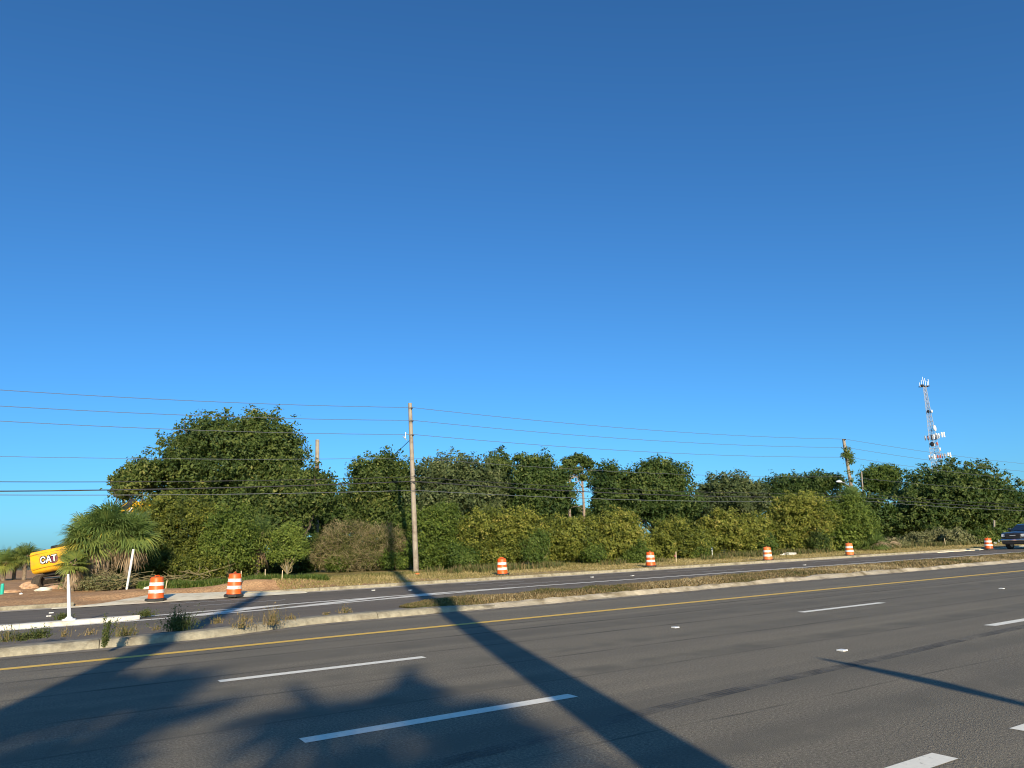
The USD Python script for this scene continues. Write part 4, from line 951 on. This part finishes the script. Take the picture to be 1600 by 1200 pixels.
# vines
rng = np.random.default_rng(7)
vp = []
for px, py, s in ((1323, 706, .45), (1325, 712, .5), (1322, 700, .3), (1328, 716, .35), (1331, 722, .3), (1326, 724, .3), (1327, 738, .25), (1330, 750, .3), (1335, 772, .5), (1337, 782, .5), (1332, 765, .4), (1318, 712, .3)):
    vp.append((at_v(px, py, PV - .1), np.array([s, s, s * 1.2])))
m, tone = crown(vp, 1700, .09, rng, .2, 7, 7, .5, hollow=.9); m.apply_translation(-bB); obj('vine', m, MIDG, pB, tone=tone)


def wire(label, pts, r, mat, sags, cat='wire', name='power_line'):
    """A wire hung from point to point; sag in metres per span."""
    P = []
    for (a, b), s in zip(zip(pts[:-1], pts[1:]), sags):
        t = np.linspace(0, 1, 24)[:, None]; q = np.asarray(a) * (1 - t) + np.asarray(b) * t; q[:, 2:] -= s * 4 * t * (1 - t); P.append(q if not len(P) else q[1:])
    tag(obj(name, tube(np.vstack(P), r, 5), mat, smooth=True), label, cat, 'overhead lines along the far side of the road')


off = np.array([0, -.2, 0])
ends0 = [at_v(-60, y, PV) for y in (606.5, 632, 655.5)]; endr = [at_v(1720, y, PV + .0) for y in (734, 745.5, 757)]
slope = [(611, 0), (636, 0), (660, 0)]
for i, lab in enumerate(('topmost overhead line, tied at the tops of the wooden poles', 'second overhead line from the top', 'third overhead line from the top, above the treetops')):
    a, b, c, e = ends0[i], topA[i] + off, topB[i] + off, endr[i] + off
    wire(lab, [a + off, b, c, e], .0155, WIREM, [.18, .42, .45])
LW = [((-60, 712), (644, 715.5), (1322, 745), (1700, 770), .012, WIREM, 'thin overhead line crossing the big tree at mid height'),
      ((-60, 752.5), (645, 745, ), (1327, 770), (1700, 790), .018, WIREB, 'upper of the three close low cables at the left edge'),
      ((-60, 768), (645, 752), (1330, 776), (1700, 795), .032, WIREB, 'thickest low cable, middle one of three at the left edge'),
      ((-60, 773), (646, 766), (1332, 781), (1700, 799), .018, WIREM, 'lowest of the three close low cables at the left edge')]
for a, b, c, e, r, mt, lab in LW:
    v = PV - .3
    wire(lab, [at_v(*a, v), at_v(*b, v), at_v(*c, v), at_v(*e, v)], r, mt, [.12, .38, .30])
wire('slanting service wire running from the wooden pole down behind the trees', [at_v(640, 688, PV), at_depth(606, 718, 64)], .022, WIREB, [.05], name='service_wire')

# ------------------------------------------------------------------ antenna tower
def tower():
    D = 240; b = at_depth(1478, 800, D); b[2] = -.5; tp = at_depth(1444.5, 603, D)
    H = tp[2] - b[2]
    t = thing('antenna_tower', 'lattice antenna tower with dishes and panels rising behind the huge right tree', 'tower', (tp[0], tp[1], b[2]))
    w = lambda z: np.interp(z / H, [0, .55, .8, 1], [2.9, 1.55, .75, .45])
    leg = lambda k, z: np.array([math.cos(k * 2.0944 + .5) * w(z), math.sin(k * 2.0944 + .5) * w(z), z])
    zs_ = np.linspace(0, H, 34)
    for k in range(3):
        obj('leg', tube([leg(k, z) for z in zs_], .08, 5), TOWERM, t)
        br = []
        for i in range(len(zs_) - 1):
            br.append(tube([leg(k, zs_[i]), leg((k + 1) % 3, zs_[i + 1])], .035, 4)); br.append(tube([leg((k + 1) % 3, zs_[i]), leg(k, zs_[i + 1])], .035, 4)); br.append(tube([leg(k, zs_[i]), leg((k + 1) % 3, zs_[i])], .05, 4))
        obj('bracing', br, TOWERM, t)
    zpx = lambda y: at_depth(1450, y, D)[2] - b[2]
    R3 = np.array([RT[0], RT[1], 0]); F3 = np.array([FW[0], FW[1], 0]); mpx = D / F
    def P(dx, y, dy=0.): return R3 * dx * mpx + F3 * dy + np.array([0, 0, zpx(y)])
    obj('top_frame', [tube([P(-6, 603), P(8, 603)], .16, 5), tube([P(-6, 603, 1.2), P(8, 603, 1.2)], .16, 5), tube([P(-6, 603), P(-6, 603, 1.2)], .12, 4), tube([P(8, 603), P(8, 603, 1.2)], .12, 4), box(.9, .9, .7, P(-4, 604))], DARKM, t)
    for dx, y0, y1 in ((-7, 604, 597), (-1, 603, 588), (-4, 603, 593), (2, 603, 590), (7, 603, 592), (5, 603, 595)): obj('whip_antenna', tube([P(dx, y0), P(dx, y1)], .07, 4), ANT, t)
    ax = lambda y: (np.interp(y, [603, 722], [0, 0]))
    def dish(dx, y, r, mat, yaw):
        m = lathe([(0, -.25), (r * .6, -.18), (r, 0), (r * .97, .25), (0, .3)], 16); m.apply_transform(trimesh.transformations.rotation_matrix(math.pi / 2, [1, 0, 0])); m.apply_transform(trimesh.transformations.rotation_matrix(yaw, [0, 0, 1])); m.apply_translation(P(dx, y, -1.0)); obj('dish', m, mat, t, smooth=40)
    dish(2.5, 672, .95, ANT, .2); dish(-3.6, 645, .5, DARKM, 1.2); dish(2, 645, .5, ANT, .3); dish(-5.5, 697, .75, DARKM, 1.3); dish(5.5, 705.5, .6, ANT, .4)
    def sector(y, xs, hpx, mats):
        [obj('mount_bar', tube([P(xs[0] - 1, y, d), P(xs[-1] + 1, y, d)], .07, 4), TOWERM, t) for d in (-1.5, 1.0)]
        for i, x in enumerate(xs): obj('panel_antenna', box(.42, .25, hpx * mpx, P(x, y, -1.6 if i % 2 else .9) - [0, 0, hpx * mpx / 2]), mats[i % len(mats)], t)
    sector(686, [-9, -6, -4.5, -2, 1, 3, 6], 7, [TOWERM, DARKM, REDM, ANT, DARKM]); sector(683, [8.5, 10.5, 12.5, 14], 8, [ANT]); sector(697, [-1, 1, 3], 5, [ANT, REDM])
    sector(717, [-7, -6], 8, [ANT]); sector(717, [-3, -1, 1, 3], 5, [ANT, REDM]); sector(715, [13, 15, 17, 18.5], 7, [TOWERM, ANT])


tower()
# small pole with cabinet near the pickup
b = at_depth(1554, 855, 72); b[2] = zg(b[0], b[1]) - .1
t = thing('service_pole', 'short grey wooden pole with a meter box and two guys left of the pickup', 'pole', b)
tp = at_depth(1553.5, 813, 72) - b
obj('shaft', tube([[0, 0, 0], tp], .085, 8), WOOD, t, smooth=40)
obj('meter_box', box(.28, .2, .45, at_depth(1554.5, 843, 71.8) - b), STEEL, t); obj('meter_box', box(.28, .2, .4, at_depth(1555, 849, 71.8) - b), WHITE, t)
for e in (1560.5, 1562): obj('guy', tube([at_depth(1554.5, 831, 72) - b, at_depth(e, 847, 71) - b], .03, 5), STEEL, t)

# ------------------------------------------------------------------ excavator
def rbox(sx, sy, sz, at, r=.12):
    import manifold3d as m3
    s = m3.Manifold.sphere(r, 16); pts = [(x, y, z) for x in (-1, 1) for y in (-1, 1) for z in (-1, 1)]
    h = m3.Manifold.batch_hull([s.translate([x * (sx / 2 - r), y * (sy / 2 - r), z * (sz / 2 - r)]) for x, y, z in pts]).translate(list(map(float, at))).to_mesh()
    return trimesh.Trimesh(h.vert_properties[:, :3], h.tri_verts, process=False)


def excavator():
    D = 50; c = at_depth(79, 905, D); c[2] = 0.0
    face = at_depth(79, 885, D)
    # local axes: x to the camera's right, y away from the camera
    rz = YAW - math.pi / 2 - .12
    t = thing('excavator', 'yellow tracked excavator seen from behind, half hidden by the palm clump', 'excavator', (c[0], c[1], -.05), rz, rot=None)
    UsdGeom.Xformable(t).AddRotateXYZOp().Set(Gf.Vec3f(2.0, -8.5, 0))
    mpx = D / F
    z0 = 1.02
    import manifold3d as m3
    cw = rbox(3.25, 1.0, 1.5, (.12, .45, z0 + .75), .16)
    # curve the back of the counterweight
    cw = cw.subdivide().subdivide(); x = cw.vertices[:, 0] - .12; cw.vertices[:, 1] += .16 * (x / 1.6) ** 2
    cw.vertices[:, 1] += .22 * np.clip((z0 + .35 - cw.vertices[:, 2]) / .35, 0, 1)
    obj('counterweight', cw, CYEL, t, smooth=50)
    for dz in (.32, 1.28): obj('groove', box(3.0, .02, .025, (.12, -.035, z0 + dz)), plain('groove_%s' % ('low' if dz < 1 else 'high'), (.38, .2, .01), .6), t)
    obj('engine_hood', rbox(2.7, 2.0, .9, (.15, 2.0, z0 + .8), .15), CYEL, t, smooth=50)
    obj('hood_cover', rbox(1.7, 1.3, .22, (.75, 1.0, z0 + 1.60), .1), CBLK, t, smooth=50)
    obj('underframe', box(2.3, 3.2, .28, (.15, 2.3, z0 - .22)), CBLK, t)
    obj('cab', rbox(1.05, 1.8, 1.75, (-.95, 3.5, z0 + 1.0), .12), CBLK, t, smooth=50)
    # badge: white letters on a dark plate with a plum disc
    yb = -.075
    hx = -.52; zb = z0 + .62; hh = .42
    disc = lathe([(0, 0), (.31, 0), (.31, .012), (0, .012)], 28); disc.apply_transform(trimesh.transformations.rotation_matrix(math.pi / 2, [1, 0, 0])); disc.apply_translation([hx + .98, yb + .030, zb + .17]); obj('badge_disc', disc, plain('plum', (.18, .03, .07), .5), t)
    lt = meshkit.text_mesh('CAT', hh, .012, True); bk = meshkit.text_mesh('CAT', hh, .008, True)
    for m, y, s, mat, nm in ((bk, yb + .012, 1.0, CBLK, 'badge_outline'), (lt, yb, 1.0, WHITE, 'badge_letters')):
        m.vertices[:, 0] *= 1.05
        if nm == 'badge_outline':
            from shapely.ops import unary_union
            parts = []
            for dx in (-.05, 0, .05):
                for dz in (-.05, 0, .05):
                    q = m.copy(); q.vertices[:, 0] += dx; q.vertices[:, 1] += dz; q.vertices[:, 2] += .0004 * (dx * 3 + dz * 7) / .05; parts.append(q)
            m = trimesh.util.concatenate(parts)
        m.apply_transform(trimesh.transformations.rotation_matrix(math.pi / 2, [1, 0, 0])); m.apply_translation([hx - .05, y, zb]); obj(nm, m, mat, t)
    # tracks
    for sx in (-1.05, 1.25):
        L, r, wd = 4.2, .45, .6
        def loop(rr, n=14):
            a = np.linspace(np.pi / 2, 3 * np.pi / 2, n); p = np.stack([np.cos(a) * rr, np.sin(a) * rr], 1); q = np.stack([np.cos(a + np.pi) * rr + L - 2 * r, np.sin(a + np.pi) * rr], 1); return np.vstack([p, q])
        po = Polygon(loop(r)).difference(Polygon(loop(r - .13)))
        m = trimesh.creation.extrude_polygon(po, wd, engine='earcut')
        # profile (along y, z), extruded across x
        R = np.array([[0, 0, 1, 0], [1, 0, 0, 0], [0, 1, 0, 0], [0, 0, 0, 1.0]]); m.apply_transform(R); m.apply_translation([sx - wd / 2, .75 - .3, r]); obj('track', m, DIRTY, t)
        sh = []
        pts = loop(r + .02, 10)
        for i in range(40):
            s = i / 40 * 2
            yy = .05 + (s % 1) * (L - 2 * r); zz = r + (r + .025 if s < 1 else -(r + .0)); sh.append(box(wd * 1.02, .12, .05, (sx, .45 + yy, zz), base=False))
        obj('track_shoes', sh, DIRTY, t)
        for y in (0, L - 2 * r): 
            w_ = trimesh.creation.cylinder(r - .15, wd * .5, sections=20); w_.apply_transform(trimesh.transformations.rotation_matrix(math.pi / 2, [0, 1, 0])); w_.apply_translation([sx, .45 + y, r]); obj('sprocket', w_, DIRTY, t)
        obj('track_frame', box(wd * .5, L - 1.6, .3, (sx, .45 + (L - 2 * r) / 2, r - .18)), DIRTY, t)
    obj('turntable', trimesh.creation.cylinder(.75, .5, sections=24).apply_translation([.1, 2.1, .62]), CBLK, t)
    # boom rising ahead of the machine, its knee showing above the palms
    P0 = np.array([.45, 3.4, z0 + .7]); P1 = np.array([2.30, 6.0, 5.12]); P2 = np.array([3.6, 9.0, 4.4])
    def beam(a, b, w, h0, h1):
        d = (b - a) / np.linalg.norm(b - a); s = np.cross(d, [0, 0, 1]); s /= np.linalg.norm(s); u_ = np.cross(s, d)
        v = [q + s * i * w / 2 + u_ * j * h / 2 for q, h in ((a, h0), (b, h1)) for i, j in ((-1, -1), (1, -1), (1, 1), (-1, 1))]
        return trimesh.convex.convex_hull(np.array(v))
    obj('boom', [beam(P0, P1, .55, .6, .85), beam(P1 - (P2 - P1) * .05, P2, .5, .8, .5)], CYEL, t)
    obj('boom_knee', [beam(P1 + [-.35, -.5, -.25], P1 + [.15, .1, .45], .6, .35, .3)], CBLK, t)
    obj('stick', beam(P2, P2 + np.array([.4, 1.0, -3.6]), .4, .7, .35), CYEL, t)
    obj('hydraulic_ram', [tube([P0 + [.45, .6, .3], (P0 + P1) / 2 + [.45, 0, .1]], .10, 8), tube([(P0 + P1) / 2 + [.45, 0, .1], P1 + [.3, -.3, -.2]], .06, 8)], STEEL, t)
    bk_ = beam(P2 + np.array([.2, .8, -4.0]), P2 + np.array([.9, 1.2, -3.5]), 1.2, .7, .5); obj('bucket', bk_, DIRTY, t)
    obj('handrail', [tube([[-1.4, .3, z0 + 1.5], [-1.4, .3, z0 + 1.52], [-.6, .6, z0 + 1.56]], .02, 5)], CBLK, t)


excavator()

# ------------------------------------------------------------------ pickup
def pickup():
    # local x: backwards along the road; front at x = 0; y to the truck's right-hand side seen from the front
    d = ray(1563.0, 846); vc = 29.55; u0 = d[0] / d[1] * (vc + .98)
    t = thing('pickup', 'dark grey blue pickup with a black grille coming along the far road', 'pickup truck', (u0, vc, 0.004))

    def prism(prof, w):
        m = trimesh.creation.extrude_polygon(Polygon(prof), 2 * w, engine='earcut'); m.apply_transform(trimesh.transformations.rotation_matrix(math.pi / 2, [1, 0, 0])); m.apply_translation([0, w, 0]); return m
    arch = lambda x, r=.52: [(x + r * math.cos(a), .42 + r * math.sin(a)) for a in np.linspace(math.pi, 0, 12)]
    low = [(.16, .45), (.06, .62), (.03, 1.02), (.08, 1.17), (.22, 1.26), (.8, 1.33), (1.75, 1.36), (2.1, 1.36), (5.75, 1.40), (5.8, 1.2), (5.8, .55), (5.1, .5)] + arch(4.6)[::-1] + [(4.0, .42), (1.7, .42)] + arch(1.08)[::-1] + [(.5, .45)]
    m = prism(low, .98); m = m.subdivide(); v = m.vertices
    v[:, 1] *= 1 - .10 * np.clip((.9 - v[:, 0]) / .9, 0, 1) ** 2 - .06 * np.clip((v[:, 2] - .95) / .45, 0, 1)      # nose and shoulders drawn in
    hood = (v[:, 2] > 1.2) & (v[:, 0] < 1.8); v[:, 2] += np.where(hood, .05 * (1 - (v[:, 1] / .9) ** 2), 0)
    obj('body', m, TRUCKP, t, smooth=35)
    cab_ = prism([(1.55, 1.32), (2.40, 1.86), (2.65, 1.93), (3.8, 1.94), (4.05, 1.36)], .84).subdivide(); v = cab_.vertices; v[:, 1] *= np.where(v[:, 2] > 1.6, .86, 1.04); obj('cab', cab_, TRUCKP, t, smooth=30)
    ws = np.array([(1.66, -.78, 1.40), (1.66, .78, 1.40), (2.36, .64, 1.84), (2.36, -.64, 1.84)]) + [-.05, 0, .02]
    obj('windscreen', trimesh.Trimesh(ws, [(0, 1, 2), (0, 2, 3)], process=False), CGLASS, t)
    for s in (-1, 1):
        sw = np.array([(1.95, s * .89, 1.41), (3.7, s * .89, 1.43), (3.6, s * .755, 1.83), (2.48, s * .755, 1.83)]); obj('side_window', trimesh.Trimesh(sw, [(0, 1, 2), (0, 2, 3)], process=False), CGLASS, t)
        obj('headlight', rbox(.46, .36, .22, (.24, s * .70, 1.06), .06), LAMPG, t, smooth=40)
        obj('fog_light', rbox(.10, .20, .13, (.03, s * .68, .60), .04), LAMPG, t, smooth=40)
        obj('mirror', rbox(.14, .24, .28, (2.05, s * 1.10, 1.50), .05), TRUCKP, t, smooth=40)
        obj('door_seam', box(.012, .01, .75, (3.0, s * .985, .55)), CBLK, t)
        for x in (1.08, 4.6):
            w_ = trimesh.creation.cylinder(.43, .28, sections=28); w_.apply_transform(trimesh.transformations.rotation_matrix(math.pi / 2, [1, 0, 0])); w_.apply_translation([x, s * .83, .43]); tw = obj('wheel', w_, RUBBER, t, smooth=40)
            r_ = trimesh.creation.cylinder(.26, .30, sections=20); r_.apply_transform(trimesh.transformations.rotation_matrix(math.pi / 2, [1, 0, 0])); r_.apply_translation([x, s * .83, .43]); obj('rim', r_, STEEL, tw, smooth=40)
    gr = obj('grille', rbox(.14, 1.16, .40, (.02, 0, 1.0), .06), CBLK, t, smooth=40)
    for k in range(3): obj('grille_bar', box(.02, 1.02, .022, (-.055, 0, .88 + .10 * k)), DARKM, gr)
    obj('grille_badge', box(.02, .42, .06, (-.058, 0, 1.04)), STEEL, gr)
    obj('bumper', rbox(.30, 1.86, .20, (.04, 0, .72), .08), CHROME, t, smooth=40)
    obj('lower_bumper', rbox(.30, 1.74, .26, (.10, 0, .52), .08), CBLK, t, smooth=40)


pickup()

# ------------------------------------------------------------------ what stands behind the camera and throws its shadow into the picture
sd = np.array([math.sin(SUN_AZ), math.cos(SUN_AZ)])
p = np.array([5.19, 7.16]) - sd * 12.0
t = thing('utility_pole', 'tall thick transmission pole behind the camera whose shadow crosses the road', 'utility pole', (p[0], p[1], 0))
obj('shaft', tube([[0, 0, 0], [0, 0, 12], [0, 0, 25]], [.34, .29, .22], 20), WOOD, t, smooth=40)
p = np.array([1.2, 14.33]) - sd * 20.5
t = thing('utility_pole', 'second pole behind the camera whose shorter shadow reaches the far road', 'utility pole', (p[0], p[1], 0))
obj('shaft', tube([[0, 0, 0], [0, 0, 7], [0, 0, 13.8]], [.34, .32, .20], 20), WOOD, t, smooth=40)
p = np.array([9.25, 6.99]) - sd * (4.2 / math.tan(SUN_EL))
t = thing('feather_flag', 'slim pointed feather flag behind the camera on the right', 'flag', (p[0], p[1], 0))
obj('pole', tube([[0, 0, 0], [0, 0, 4.1]], .03, 8), STEEL, t)
prof = np.array([(0, 4.2), (.10, 4.0), (.19, 3.75), (.22, 3.5), (.15, 3.25), (.08, 3.0), (.03, 2.75)])
fl = Polygon([(-.03, z) for x, z in prof[::-1]] + [(x, z) for x, z in prof]).buffer(.01)
m = trimesh.creation.extrude_polygon(fl, .02, engine='earcut'); m.apply_transform(trimesh.transformations.rotation_matrix(math.pi / 2, [1, 0, 0])); m.apply_transform(trimesh.transformations.rotation_matrix(-SUN_AZ, [0, 0, 1])); obj('cloth', m, WHITE, t)
for i, (u, v, h) in enumerate(((0.1, 8.6, 9.8), (2.5, 6.4, 8.6), (-1.3, 4.6, 9.2), (1.5, 3.2, 10.6))):
    q = np.array([u, v]) - sd * h / math.tan(SUN_EL)
    palm(['fan palm behind the camera, its shadow reaching the yellow line', 'fan palm behind the camera, its shadow under the near lane dash', 'fan palm behind the camera, shading the lower left corner', 'tallest fan palm behind the camera, its shadow at the bottom edge'][i], (q[0], q[1], .1), h, 14, 1.1, .95, 400 + i, .2, .4, 0, 'fan palms behind the camera', elmin=-.9, n=20, w=.10)

print('leaf triangles', TRI[0])
